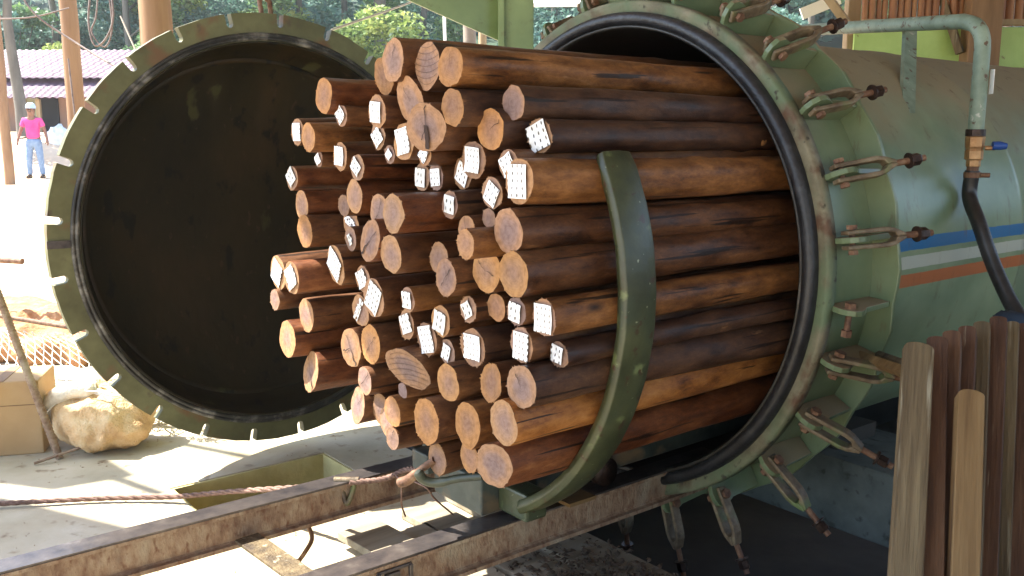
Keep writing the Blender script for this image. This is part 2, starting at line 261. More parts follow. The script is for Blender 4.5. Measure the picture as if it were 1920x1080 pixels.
M_CONC = noisy('slab_concrete', [(0.3, (0.34, 0.30, 0.20)), (0.5, (0.43, 0.38, 0.27)), (0.7, (0.50, 0.45, 0.34))], 2.5, rough=0.85, rand=False, bump=0.4, over=[((0.33, 0.25, 0.14), 1.6, 0.5, 0.75), ((0.24, 0.18, 0.11), 14, 0.6, 0.72), ((0.14, 0.11, 0.08), 3.5, 0.68, 0.73)])
M_TRENCH = noisy('trench_concrete', [(0.3, (0.40, 0.34, 0.14)), (0.6, (0.56, 0.49, 0.23)), (0.8, (0.64, 0.57, 0.3))], 6, rough=0.9, rand=False, bump=0.4)
M_PIT = noisy('pit_concrete', [(0.3, (0.015, 0.015, 0.013)), (0.6, (0.035, 0.033, 0.028)), (0.8, (0.06, 0.055, 0.045))], 3, rough=0.9, rand=False, bump=0.3)  # near-black concrete: the pit's lack of light is put into the colour
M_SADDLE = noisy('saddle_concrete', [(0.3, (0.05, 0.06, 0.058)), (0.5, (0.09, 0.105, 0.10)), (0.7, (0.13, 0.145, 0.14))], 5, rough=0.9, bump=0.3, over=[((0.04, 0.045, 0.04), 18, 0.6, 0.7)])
M_EARTH = noisy('yard_earth', [(0.3, (0.42, 0.28, 0.17)), (0.5, (0.55, 0.40, 0.27)), (0.7, (0.62, 0.5, 0.37))], 0.5, rough=0.95, rand=False, bump=0.4, bscale=6)
_nt = M_EARTH.node_tree; _b = _nt.nodes['Principled BSDF']; _l = _b.inputs['Base Color'].links[0].from_socket
_g = N(_nt, 'ShaderNodeNewGeometry'); _s = N(_nt, 'ShaderNodeSeparateXYZ'); _nt.links.new(_g.outputs['Position'], _s.inputs[0]); _n = N(_nt, 'ShaderNodeTexNoise'); _n.inputs['Scale'].default_value = .4; _n.inputs['Detail'].default_value = 5
_nt.links.new(_g.outputs['Position'], _n.inputs[0]); _m = N(_nt, 'ShaderNodeMath', operation='MULTIPLY_ADD', i_1=5.0); _nt.links.new(_n.outputs[0], _m.inputs[0]); _nt.links.new(_s.outputs[1], _m.inputs[2])
_q = N(_nt, 'ShaderNodeMath', operation='GREATER_THAN', i_1=34.5); _nt.links.new(_m.outputs[0], _q.inputs[0]); _x = N(_nt, 'ShaderNodeMix', data_type='RGBA'); _nt.links.new(_q.outputs[0], _x.inputs[0]); _nt.links.new(_l, _x.inputs[6]); _x.inputs[7].default_value = (.035, .065, .035, 1); _nt.links.new(_x.outputs[2], _b.inputs['Base Color'])
M_REDEARTH = noisy('orange_soil', [(0.3, (0.30, 0.12, 0.05)), (0.5, (0.45, 0.22, 0.10)), (0.7, (0.55, 0.33, 0.18))], 5, rough=0.95, bump=0.6, bdist=0.05)
M_LOGPOST = noisy('post_wood', [(0.3, (0.13, 0.07, 0.03)), (0.5, (0.22, 0.125, 0.06)), (0.7, (0.29, 0.18, 0.09))], 5, stretch=(1, 1, 0.12), rough=0.75, bump=0.3)
M_PALEPOST = noisy('pale_wood', [(0.3, (0.24, 0.17, 0.09)), (0.6, (0.36, 0.27, 0.16)), (0.8, (0.44, 0.34, 0.22))], 6, stretch=(1, 1, 0.15), rough=0.8)
M_ROOFIN = noisy('shed_roof_sheet', [(0.3, (0.16, 0.12, 0.09)), (0.7, (0.26, 0.22, 0.17))], 2, rough=0.8)
M_PLANK = noisy('plank_grey', [(0.3, (0.05, 0.033, 0.015)), (0.5, (0.11, 0.077, 0.038)), (0.7, (0.18, 0.135, 0.07))], 28, stretch=(1, 1, 0.07), rough=0.8, bump=0.6, over=[((0.05, 0.034, 0.02), 8, 0.58, 0.66), ((0.3, 0.27, 0.19), 34, 0.62, 0.70)])
M_PLANKR = noisy('plank_red', [(0.3, (0.035, 0.014, 0.007)), (0.5, (0.085, 0.038, 0.018)), (0.7, (0.14, 0.074, 0.036))], 30, stretch=(1, 1, 0.07), rough=0.75, bump=0.6, over=[((0.025, 0.016, 0.011), 9, 0.56, 0.62), ((0.26, 0.21, 0.14), 40, 0.66, 0.72)])
M_PLANKY = noisy('plank_yellow', [(0.3, (0.11, 0.06, 0.02)), (0.5, (0.175, 0.105, 0.04)), (0.7, (0.23, 0.15, 0.065))], 24, stretch=(1, 1, 0.06), rough=0.65, bump=0.3, over=[((0.08, 0.04, 0.02), 14, 0.66, 0.7)])
M_FLOORPLANK = noisy('floor_plank', [(0.3, (0.14, 0.11, 0.07)), (0.5, (0.27, 0.23, 0.16)), (0.7, (0.36, 0.32, 0.25))], 9, stretch=(1, 0.1, 1), rough=0.9, bump=0.4)
M_BRASS = noisy('old_brass', [(0.3, (0.28, 0.14, 0.06)), (0.6, (0.48, 0.29, 0.14)), (0.8, (0.58, 0.42, 0.25))], 25, rough=0.4, metal=0.6)
M_PIPE = noisy('pipe_paint', [(0.3, (0.13, 0.18, 0.13)), (0.5, (0.21, 0.28, 0.21)), (0.7, (0.28, 0.35, 0.27))], 8, rough=0.5, over=[((0.10, 0.055, 0.03), 28, 0.60, 0.66), ((0.5, 0.5, 0.44), 15, 0.68, 0.72)])
M_HOSE = noisy('hose_rubber', [(0.3, (0.012, 0.012, 0.013)), (0.7, (0.035, 0.035, 0.037))], 20, rough=0.4, bump=0.1)
M_BLUE = flat('blue_plastic', (0.02, 0.07, 0.28), 0.4)
M_CARD = noisy('cardboard', [(0.3, (0.36, 0.23, 0.11)), (0.7, (0.46, 0.31, 0.16))], 3, rough=0.9, bump=0.1)
M_SACK = noisy('orange_sack', [(0.3, (0.40, 0.22, 0.09)), (0.5, (0.58, 0.38, 0.19)), (0.7, (0.70, 0.55, 0.34))], 7, rough=0.85, bump=0.8, bscale=90, bdist=0.012)
M_WIRE = flat('wire_pale', (0.62, 0.56, 0.46), 0.6, 0.2)
M_ROPE = noisy('rope_rust', [(0.3, (0.10, 0.05, 0.035)), (0.7, (0.26, 0.16, 0.12))], 60, rough=0.8)
M_TILE = noisy('purple_tile', [(0.3, (0.075, 0.035, 0.065)), (0.5, (0.11, 0.055, 0.095)), (0.7, (0.17, 0.10, 0.15))], 1.5, rough=0.6, bump=0.1)
M_HOUSE = noisy('house_wall', [(0.3, (0.42, 0.25, 0.19)), (0.7, (0.52, 0.33, 0.26))], 0.8, rough=0.9)
M_DOORWAY = flat('dark_doorway', (0.02, 0.02, 0.03), 0.9)
M_LIME = noisy('lime_sheet', [(0.3, (0.27, 0.40, 0.09)), (0.6, (0.38, 0.52, 0.15)), (0.8, (0.46, 0.60, 0.22))], 2, rough=0.5, over=[((0.22, 0.18, 0.06), 9, 0.66, 0.72)])
M_BAMBOO = noisy('cane_wall', [(0.3, (0.14, 0.05, 0.022)), (0.5, (0.26, 0.11, 0.045)), (0.7, (0.36, 0.19, 0.08))], 9, stretch=(1, 1, 0.08), rough=0.6, bump=0.2)
M_WHITE = flat('white_paint', (0.75, 0.75, 0.72), 0.5)
M_ARM = tank_paint('davit_paint', False, ((0.16, 0.22, 0.09), (0.22, 0.30, 0.125), (0.27, 0.35, 0.16)), 0.3)
M_DIRT = noisy('dark_debris', [(0.3, (0.03, 0.02, 0.012)), (0.7, (0.10, 0.065, 0.04))], 30, rough=0.95)
POLES = [
 (0.1,0.673,0.121,1.031,"m","b",None,1,(0, 0),'thick pole end with a radial crack, at the top left of the bundle'),
 (-0.007,0.633,0.11,1.0,"o","b",None,0,(0, 10),'orange-rimmed pole end half hidden behind the top left thick pole'),
 (0.229,0.65,0.13,0.992,"m","d",None,0,(0, 0),'thick grey-hearted pole end with curved saw grooves, middle of the top three'),
 (0.385,0.638,0.112,1.02,"o","o",None,1,(0, 0),'pole with clean orange end and tiny crack, right of the top three'),
 (-0.338,0.584,0.117,1.04,"o","r",None,0,(0, 0),'red-brown pole with pale orange end, alone against the top of the dark door'),
 (-0.002,0.525,0.103,1.03,"t","b",(0.6,0.62,-5),0,(0, 0),'pole with a yellowed upright nail plate, under the top left poles'),
 (0.137,0.552,0.14,0.995,"m","b",None,1,(0, 15),'tall oval cut end with red bark tinge and crack, under the top poles'),
 (0.281,0.474,0.134,1.035,"m","b",None,1,(-18, 8),'biggest pale grey pole end with a deep dark notch, below the top three'),
 (0.385,0.527,0.104,1.015,"o","d",None,0,(0, 0),'plain tan oval pole end directly beneath the right of the top three'),
 (-0.267,0.517,0.073,1.012,"t","b",(0.62,0.66,40),0,(0, 0),'small pole end showing only a white plate corner below the lone upper left pole'),
 (-0.581,0.466,0.097,1.025,"t","b",(0.62,0.66,0),0,(0, 0),'grey pole end with white plate at the upper left, tucked behind a bright cut'),
 (-0.432,0.447,0.099,1.055,"o","o",None,0,(0, 0),'bright orange pole end with frayed top, in front of the upper left plated pole'),
 (-0.061,0.451,0.083,0.994,"t","d",(0.62,0.66,35),0,(0, 0),'dark pole end with pointed white plate, under the pole with yellowed plate'),
 (-0.309,0.382,0.097,1.0,"t","b",(0.62,0.66,-5),0,(0, 0),'oval pole end with upright white plate, left of the diamond plated pole'),
 (0.105,0.432,0.114,1.0,"t","b",(0.6,0.7,10),0,(0, 0),'narrow pole end with white dotted plate, left of the notched grey pole'),
 (0.018,0.392,0.058,1.0,"t","b",(0.5,0.5,45),0,(0, 0),'tiny pole end peeking over a dark trunk, below the pointed plate'),
 (0.22,0.394,0.067,1.0,"o","b",(0.62,0.66,-40),0,(0, 0),'frayed orange pole end with half a white plate, below the notched grey pole'),
 (-0.469,0.369,0.055,1.0,"t","b",(0.62,0.66,30),0,(0, 0),'smallest pole end with sliver of white plate, by the dark door'),
 (-0.192,0.347,0.089,1.0,"t","r",(0.5,0.62,48),0,(0, 0),'long red-brown pole whose end carries a small white diamond plate'),
 (-0.683,0.296,0.093,1.005,"t","r",(0.62,0.66,40),0,(0, 0),'dark red pole with sunlit diamond plate, leftmost of the upper half'),
 (0.108,0.323,0.087,0.94,"t","b",(0.62,0.66,-5),0,(0, 0),'pole end covered by a grey shaded plate, left one of a touching pair'),
 (0.194,0.326,0.079,0.945,"m","b",(0.62,0.66,5),0,(0, 0),'small pole end with white dotted plate, right one of a touching pair'),
 (0.395,0.381,0.109,0.95,"m","b",(0.62,0.66,-5),0,(0, 0),'rust-red pole end with large dotted white plate, upper centre of the bundle'),
 (0.3,0.34,0.092,0.92,"t","b",(0.62,0.66,-30),0,(0, 0),'pole end with slanting white plate, half under the rust-red plated end'),
 (0.534,0.537,0.093,0.915,"m","d",None,0,(0, 0),'dark smooth trunk with round mauve end, second long trunk from the top'),
 (0.469,0.466,0.115,0.945,"o","d",None,1,(0, 0),'tan pole end with a curved crack, left of the tilted square plate'),
 (0.604,0.449,0.093,0.88,"t","d",(0.78,0.8,22),0,(-4, 0),'long trunk with tilted white square plate, third long trunk from the top'),
 (0.563,0.372,0.084,0.955,"t","b",(0.62,0.66,28),0,(0, 0),'pole end with slanted plate, peeking out behind the large plated trunk'),
 (0.668,0.332,0.113,1.004,"t","o",(0.62,0.78,0),0,(-3, 0),"thick orange-brown trunk with a tall white plate full of teeth, above the stake's shoulder"),
 (0.515,0.293,0.088,0.975,"t","b",(0.62,0.66,-32),0,(0, 0),'pole end with narrow slanting plate, left of the large plated orange trunk'),
 (-0.217,0.25,0.108,1.0,"t","r",None,0,(0, 0),'round plain brown pole end, under the white diamond plate'),
 (-0.349,0.211,0.076,0.97,"t","b",None,0,(0, 0),'shaded brown pole end mostly hidden behind the plain round one on the left'),
 (-0.62,0.199,0.104,1.0,"t","r",None,0,(0, 0),'cut pole end half blazing in the sun, upper of two plain ones at left'),
 (-0.561,0.106,0.118,1.02,"o","b",None,0,(0, 0),'plain cut pole end with sunlit upper rim, lower of two at left'),
 (-0.413,0.142,0.112,0.91,"t","b",(0.3,0.7,60),1,(0, 0),'pole end with a crumpled white plate lit by the sun, left of centre'),
 (0.224,0.226,0.113,1.115,"t","r",None,0,(0, 0),'clean oval tan pole end, upper of the central pair'),
 (-0.061,0.208,0.114,0.995,"m","b",None,1,(0, 0),'cracked mauve pole end half behind the clean oval central one'),
 (0.031,0.128,0.132,1.085,"m","r",None,1,(5, -8),'long slanting pole end split by a dark diagonal crack, left of centre'),
 (0.154,0.098,0.115,1.085,"t","b",None,0,(0, 0),'clean oval grey-tan pole end, lower of the central pair'),
 (-0.306,0.097,0.081,0.97,"t","b",(0.3,0.5,30),0,(0, 0),'shaded pole end with scraps of torn white plate, beside the slanting split end'),
 (0.347,0.253,0.078,1.0,"m","d",(0.62,0.66,-8),0,(0, 0),'small pole end with grey-white dotted plate, deep in the dark centre'),
 (0.428,0.191,0.073,1.0,"o","b",None,1,(0, 0),'pinkish pole end with thin cracks, behind a small orange one at centre'),
 (0.555,0.164,0.077,1.095,"o","o",None,0,(0, 0),'small bright orange ringed pole end, left of the big pale end'),
 (0.5,0.223,0.057,0.975,"t","b",None,0,(0, 0),'sliver of tan pole end left of the big pale end'),
 (0.647,0.202,0.118,1.025,"m","b",None,0,(0, 0),'thick trunk with big pale pinkish end, right under the plated orange trunk'),
 (0.286,0.092,0.095,1.0,"t","b",None,0,(0, 0),'shaded brown oval pole end above a cracked grey one'),
 (0.379,0.048,0.104,1.04,"m","b",None,1,(0, 0),'round grey pole end with a diagonal crack, centre of the bundle'),
 (0.506,0.078,0.124,0.99,"o","b",None,1,(0, 0),'wide pale pole end with star crack, touching the orange frayed end'),
 (0.678,0.091,0.119,1.03,"o","b",None,0,(0, 0),'thick trunk with frayed orange end and dark burnt patch on its side'),
 (0.513,-0.028,0.079,0.96,"o","b",None,0,(0, 0),'small plain orange pole end below the star cracked one'),
 (0.653,-0.014,0.077,1.0,"m","b",(0.62,0.66,-8),0,(0, 0),'round pole end with white plate, below the frayed orange end'),
 (0.75,-0.018,0.094,0.985,"m","o",(0.72,0.8,0),0,(0, 0),"orange-brown trunk with tall white dotted plate, ending near the stake's middle"),
 (0.433,-0.041,0.077,1.0,"t","b",(0.5,0.6,28),1,(0, 0),'small pole end with tilted square plate and a crack below it'),
 (-0.365,0.001,0.139,1.0,"t","b",(0.7,0.66,-40),0,(4, 6),'tall oval pole end with big diamond plate, left of centre'),
 (-0.731,-0.062,0.13,1.055,"t","b",(0.62,0.66,-30),0,(0, 0),'sunlit pole end with white plate at far left, behind a shaded plated one'),
 (-0.549,-0.058,0.121,1.085,"t","r",(0.62,0.66,30),0,(0, 0),'dark trunk with slanted dotted plate at far left, in front of a sunlit one'),
 (-0.738,-0.167,0.079,1.07,"t","b",None,0,(0, 0),'smallest sunlit pole end at the far left edge of the bundle'),
 (-0.575,-0.209,0.12,1.02,"t","b",None,0,(0, 0),'oval pole end with pale yellow rim, lower left of the bundle'),
 (-0.661,-0.309,0.138,1.06,"t","r",None,0,(0, 0),'sunlit striped pole end, largest at the lower left edge'),
 (-0.173,-0.025,0.091,1.0,"t","b",(0.62,0.66,25),0,(0, 0),'pole end with small white plate, upper left of a trio of plated ends'),
 (-0.051,-0.071,0.128,1.03,"m","b",(0.62,0.74,-28),1,(0, 0),'tall oval pole end with long tilted plate, front of a trio of plated ends'),
 (-0.197,-0.137,0.11,1.0,"t","b",(0.25,0.8,-35),0,(0, 0),'pole end with torn plate strips, bottom of a trio of plated ends'),
 (0.15,-0.049,0.077,1.025,"t","o",(0.62,0.66,0),0,(0, 0),'orange-brown pole with small square plate, in the lower centre gap'),
 (0.089,-0.142,0.092,0.995,"t","b",(0.62,0.66,20),0,(0, 0),'narrow pole end with plate, below the small square plated pole'),
 (0.293,-0.097,0.096,1.0,"o","b",(0.62,0.66,-14),0,(0, 0),'orange-rimmed pole end with upright white plate, lower centre'),
 (0.185,-0.173,0.106,0.98,"m","b",(0.66,0.8,14),0,(0, 0),'mauve-rimmed pole end with tall white plate, left of the orange-rimmed plated one'),
 (-0.273,-0.281,0.141,1.0,"t","b",None,1,(2, 0),'oval pole end with a dark crossed crack, lower left'),
 (-0.133,-0.245,0.133,1.0,"o","b",None,1,(3, 0),'narrow orange oval pole end, right of the crossed crack end'),
 (-0.575,-0.428,0.153,1.01,"t","r",None,1,(8, -10),'slanting split pole end, broken open, at the lower left edge'),
 (-0.18,-0.381,0.093,1.0,"m","b",None,1,(0, 0),'small grey-tan pole end with thin crack, in the lower left gap'),
 (0.123,-0.276,0.14,1.015,"m","b",None,0,(-20, 22),'long slanting pale cut face with saw ridges, lower centre left'),
 (-0.308,-0.506,0.127,0.96,"m","b",None,1,(8, -8),'reddish cracked pole end with torn bark, at the lower left bottom'),
 (-0.189,-0.498,0.109,0.935,"t","b",None,0,(0, 0),'grey-brown pole end with a bright sunlit patch, bottom left'),
 (0.0,-0.448,0.099,1.0,"o","o",None,0,(0, 0),'small orange pole end projecting forward, bottom left'),
 (-0.087,-0.509,0.095,0.97,"t","b",None,0,(0, 0),'pole end mostly hidden behind the small projecting orange one'),
 (-0.004,-0.541,0.077,1.0,"t","b",None,1,(0, 0),'cracked tan pole end, bottommost on the left'),
 (0.042,-0.369,0.051,0.985,"m","b",None,0,(0, 0),'sliver of mauve pole end under the slanting ridged face'),
 (0.252,-0.414,0.139,1.03,"o","b",None,0,(2, -4),'big oval orange pole end, left of two big ones near the bottom'),
 (0.425,-0.386,0.13,1.0,"o","o",None,0,(2, -4),'big oval orange pole end with mauve heart, right of two near the bottom'),
 (0.326,-0.279,0.112,1.0,"o","b",None,0,(0, 0),'lopsided orange faceted pole end with splinter, lower centre'),
 (0.538,-0.235,0.11,1.0,"o","b",None,0,(8, -8),'slanting oval pole end wedged between a faceted end and a big trunk'),
 (0.7,-0.208,0.118,1.02,"m","d",None,1,(0, 0),'thick dark trunk with large ringed pale end, third trunk from the bottom'),
 (0.649,-0.316,0.12,1.04,"t","g",None,0,(0, 0),'bright orange trunk with chipped pale end, running behind the stake'),
 (0.566,-0.468,0.128,1.01,"m","r",None,0,(-12, 3),'biggest and lowest trunk with a hollowed mauve end'),
 (0.404,-0.495,0.092,0.98,"o","b",None,0,(0, 0),'orange pole end hidden behind the lowest biggest trunk'),
 (0.263,-0.536,0.099,1.0,"t","b",None,0,(0, 0),'rough knotted tan pole end, bottom row above the hook'),
 (0.269,-0.204,0.079,0.96,"t","b",(0.5,0.62,-20),0,(0, 0),'small narrow pole end with tiny tilted plate, lower centre'),
 (0.454,-0.149,0.113,1.0,"m","d",(0.68,0.64,0),0,(0, 0),'round pole end with big square white plate, lower centre'),
 (0.669,-0.103,0.094,0.995,"m","b",(0.66,0.8,-3),0,(0, 0),'round pole end with large square plate of blackened teeth, lower right'),
 (0.752,-0.124,0.071,0.935,"t","d",(0.62,0.66,-10),0,(0, 0),'thin dark trunk with small white plate, lower right beside the stake'),
]# ------------------------------------------------------------------ frames
TL = Vector((0.388, 3.511, 1.082)); TROT = (R(90), 0, R(-51.492))
TM = Matrix.Translation(TL) @ Euler(TROT).to_matrix().to_4x4()     # local x: across, y: up, z: out of the mouth
def T(u, v, s): return TM @ Vector((u, v, s))

# ------------------------------------------------------------------ setting: slab, pit, yard
def structure(name, mb, mat, parent=None, **k):
    o = mb.build(name, mat, parent, **k); o['kind'] = 'structure'; return o
Mt = TM.copy(); Mt.translation.z = 0          # same frame, y measured from the slab (z = 0)
mb = MB()
def slab(u0, u1, s0, s1, z0=-0.25, z1=0.0, mb=mb, mat=0): mb.box(((u0 + u1) / 2, (z0 + z1) / 2, (s0 + s1) / 2), (u1 - u0, z1 - z0, s1 - s0), Mt, mat)
# recess hole u -1.42..-1.02, s .55..1.3 ; pit u -1.4..1.3, s -6..0.2
slab(-6, -1.42, 0.2, 6); slab(-1.02, 3, 0.2, 6); slab(-1.42, -1.02, 0.2, 0.55); slab(-1.42, -1.02, 1.3, 6)
slab(-6, -1.4, -8, 0.2); slab(1.3, 3, -8, 0.2); slab(-1.4, 1.3, -8, -6)
structure('concrete_slab', mb, M_CONC)
mb = MB(); slab(-1.46, -0.98, 0.51, 1.34, -0.24, -0.17, mb)
for a in ((-1.46, -1.424, .51, 1.34), (-1.016, -0.98, .51, 1.34), (-1.424, -1.016, .51, .546), (-1.424, -1.016, 1.304, 1.34)): pass
def ringwall(mb, u0, u1, s0, s1, z0, z1, t=0.012):
    slab(u0, u0 + t, s0, s1, z0, z1, mb); slab(u1 - t, u1, s0, s1, z0, z1, mb)
    slab(u0 + t, u1 - t, s0, s0 + t, z0, z1, mb); slab(u0 + t, u1 - t, s1 - t, s1, z0, z1, mb)
ringwall(mb, -1.419, -1.021, 0.551, 1.299, -0.17, -0.004)
structure('drain_recess', mb, M_TRENCH)
mb = MB(); slab(-1.5, 1.4, -6.1, 0.3, -1.0, -0.9, mb); ringwall(mb, -1.42, 1.32, -6.02, 0.18, -0.9, -0.004, 0.02)
slab(-1.42, 1.32, 0.18, 0.2, -0.9, -0.26, mb)
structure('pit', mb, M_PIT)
# yard: one sheet to the horizon with a hole where the slab lies
def terrain_z(x, y):
    h = 0.0
    if y > 13: t = min(1, (y - 13) / 9.0); h += 0.59 * t * t * (3 - 2 * t)
    if y > 23.3: t = min(1, (y - 23.3) / 3.2); h += 1.15 * t * t * (3 - 2 * t)
    if y > 34: t = min(1, (y - 34) / 50.0); h += 16 * t
    d = max(0, y - 8)
    h += (noise.noise(Vector((x * .35, y * .35, 0))) * 0.06 + noise.noise(Vector((x * 1.3, y * 1.3, 4))) * 0.02) * min(1, d / 6)
    return h - 0.012
def lines(lo, hi, a, b, fine):
    L = [lo * (400 / abs(lo))] if False else []
    k = a
    out = []
    x = a; st = fine
    while x > -500: out.append(x); x -= st; st *= 1.045
    out.append(-500); out.reverse(); n = 12
    out += [a + (b - a) * i / n for i in range(1, n)]
    x = b; st = fine
    while x < 500: out.append(x); x += st; st *= 1.045
    out.append(500); return out
US = lines(0, 0, -6, 3, 0.55); SS = lines(0, 0, -8, 6, 0.55)
vs = []; fs = []
for s_ in SS:
    for u_ in US:
        p = Mt @ Vector((u_, 0, s_)); vs.append((p.x, p.y, terrain_z(p.x, p.y)))
nu = len(US)
for j in range(len(SS) - 1):
    for i in range(nu - 1):
        if US[i] >= -6.001 and US[i + 1] <= 3.001 and SS[j] >= -8.001 and SS[j + 1] <= 6.001: continue
        fs.append((j * nu + i, (j + 1) * nu + i, (j + 1) * nu + i + 1, j * nu + i + 1))
mb = MB(); mb.add(vs, fs, 0, True); structure('ground', mb, M_EARTH)

# ------------------------------------------------------------------ shed roof and posts
RZ = 4.3
roof = empty('shed_roof', (1, 2, RZ), label='broad sheet metal shed roof over the whole tank and the log bundle', cat='roof')
Ri = Matrix.Translation((-1, -2, -RZ))
mb = MB(); mb.prism([(-2.9, -10), (9.5, -10), (9.5, 9.4), (-2.9, 9.4)], 0.03, Ri, z0=RZ); mb.build('roof_sheet', M_ROOFIN, roof)
off = SUN_AZ.normalized() / math.tan(R(SUN_EL)) * RZ      # a shadow on the slab comes from this far up-sun at roof height
def shade_poly(pix): return [(on_z(*p).x + off.x, on_z(*p).y + off.y) for p in pix]
for k, poly in enumerate(([(-260, 880), (-260, 800), (0, 826), (150, 838), (240, 890), (80, 918), (0, 908)], [(-60, 935), (0, 947), (255, 1002), (60, 1060), (-160, 1120), (-300, 1000)])):
    mb = MB(); mb.prism(shade_poly(poly), 0.02, Ri, z0=RZ + 0.05 + .05 * k); mb.build('shadow_sheet', M_ROOFIN, roof)  # added sheets above the view, cut to cast the broad slab shadows
for a, b in (((-60, 920), (270, 1000)), ((210, 890), (312, 926)), ((330, 828), (505, 863))):
    q = shade_poly([a, b]); A = Vector((*q[0], RZ - .1)); B = Vector((*q[1], RZ - .1)); A = A + (A - B) * 0.6; 
    B2 = B + (B - A).normalized() * max(0, (-2.4 - B.x) / max(.2, (B - A).normalized().x)) * 0
    mb = MB(); d = (B - A).normalized(); sdv = Vector((-d.y, d.x, 0)) * 0.02
    mb.add([A - sdv, A + sdv, B + sdv, B - sdv] + [p + Vector((0, 0, .08)) for p in (A - sdv, A + sdv, B + sdv, B - sdv)], [(3, 2, 1, 0), (4, 5, 6, 7), (0, 1, 5, 4), (1, 2, 6, 5), (2, 3, 7, 6), (3, 0, 4, 7)])
    for v in range(len(mb.v)): mb.v[v] = tuple(Ri @ Vector(mb.v[v]))
    mb.build('shadow_rafter', M_LOGPOST, roof)  # added out of view, laid to cast the thin shadow lines
for y in (-2.3, 1.0, 4.2, 7.2):
    mb = MB(); mb.box((3.5, y, RZ - 0.06), (12, 0.12, 0.12), Ri); mb.build('roof_beam', M_LOGPOST, roof)
def post(px, w, d, zb, zt, label, mat=None, lean=0.0, group=None, sq=False):
    p = at(px, 100, d); o = empty('shed_post', (p.x, p.y, zb), label=label, cat='post', group=group)
    h = zt - zb; n = 14; r = w / 1700 * d / 2
    if sq:
        mb = MB(); mb.box((0, 0, h / 2), (2 * r, 2 * r, h)); o2 = mb.build('timber', mat or M_LOGPOST, o, bevel=.01)
    else:
        mb = MB(); mb.tube([(lean * h * i / n + noise.noise(Vector((px, i * .4, 0))) * .03, noise.noise(Vector((px, i * .4, 9))) * .03, h * i / n) for i in range(n + 1)], [r * (1.08 - .12 * i / n) for i in range(n + 1)], 18); mb.build('trunk', mat or M_LOGPOST, o)
    return o
post(134, 31, 10.0, -0.02, 4.27, 'log post lit on its left side, standing before the purple roofed house')
post(297, 57, 7.4, -0.02, 4.25, 'thick smooth orange-tan log post rising behind the top left of the door')
post(-3, 17, 20.0, 0.4, 6.6, 'log post cut off by the left edge of the picture')
post(272, 12, 7.9, -0.02, 4.1, 'thin squared stud directly against the thick tan post', M_PALEPOST, sq=True)
post(1192, 52, 9.2, -0.02, 4.27, 'pale log post seen just above the tank mouth', M_PALEPOST)
post(880, 24, 11.5, 0, 4.2, 'grey-brown thin post between the top poles and the green bracket', noisy('grey_post', [(0.3, (0.12, 0.10, 0.08)), (0.7, (0.24, 0.2, 0.16))], 5))
post(905, 15, 12.0, 0, 4.2, 'cream coloured thin post beside the green bracket', M_PALEPOST)
post(835, 6, 12.5, 0, 3.9, 'thin white pole above the top row of poles', M_WHITE)
post(1093, 11, 11.0, 0, 4.25, 'white pole rising left of the tank mouth top', M_WHITE)
post(1594, 24, 8.5, -0.02, 4.27, 'squared post at the left end of the cane wall', M_PALEPOST, sq=True)
post(1830, 60, 8.35, -0.02, 4.27, 'wide wooden post in front of the cane wall, behind the pipe elbow', M_LOGPOST, sq=True)
def bar(name, a, b, r, mat, label, cat, sq=False, n=8):
    a = Vector(a); b = Vector(b); o = MB(); o.tube([(0, 0, 0), b - a], r, 4 if sq else n, smooth=not sq); ob = o.build(name, mat); ob.location = a; return tag(ob, label, cat)
bar('cross_beam', at(1000, 7, 11.4), at(1240, 5, 10.6), 0.04, M_WHITE, 'thin pale crossbeam left of the tank mouth, at the top edge', 'beam')
bar('brace', at(1530, -35, 8.2), at(1600, 60, 8.4), 0.05, M_PALEPOST, 'slanting pale timber brace left of the squared post', 'brace', True)
bar('brace', at(1762, -20, 8.3), at(1800, 100, 8.25), 0.045, M_PLANK, 'dark slanting brace in front of the lime green sheet', 'brace', True)
mb = MB(); mb.box((0, 0, 0), (.42, .03, .12)); o = mb.build('white_board', M_WHITE); o.location = at(1538, 12, 9.5); o.rotation_euler = (0, R(-22), 0); tag(o, 'short white board tilted among the trees above the tank', 'board')
# unseen plank wall added on the right to block sky light
sw = empty('light_block_wall', (9.4, -.5, -.02), label='added plank wall out of view on the right, blocking sky light', cat='wall')
mb = MB()
for k in range(38): mb.box((.02 * (k % 2), -9.3 + k * .49, 1.1), (.03, .47, 2.2))
mb.build('planking', M_LOGPOST, sw)
# back wall
wl = empty('shed_wall', (3.2, 8.6, -0.02), label='shed wall of brown canes above a lime green sheet, behind the tank', cat='wall')
mb = MB(); mb.box((4.3, 0.02, 1.28), (8.7, .03, 2.56)); mb.build('lime_sheet', M_LIME, wl)
mb = MB(); r2 = random.Random(3); x = 0.0
while x < 8.6:
    w_ = r2.uniform(.05, .085); mb.tube([(x + w_ / 2, r2.uniform(-.01, .01), 2.57), (x + w_ / 2 + r2.uniform(-.01, .01), 0, 4.3)], w_ / 2, 8); x += w_ * 1.03
mb.build('cane_panel', M_BAMBOO, wl)
mb = MB(); mb.box((4.3, -.03, 2.6), (8.6, .05, .05)); mb.build('batten', M_PALEPOST, wl)

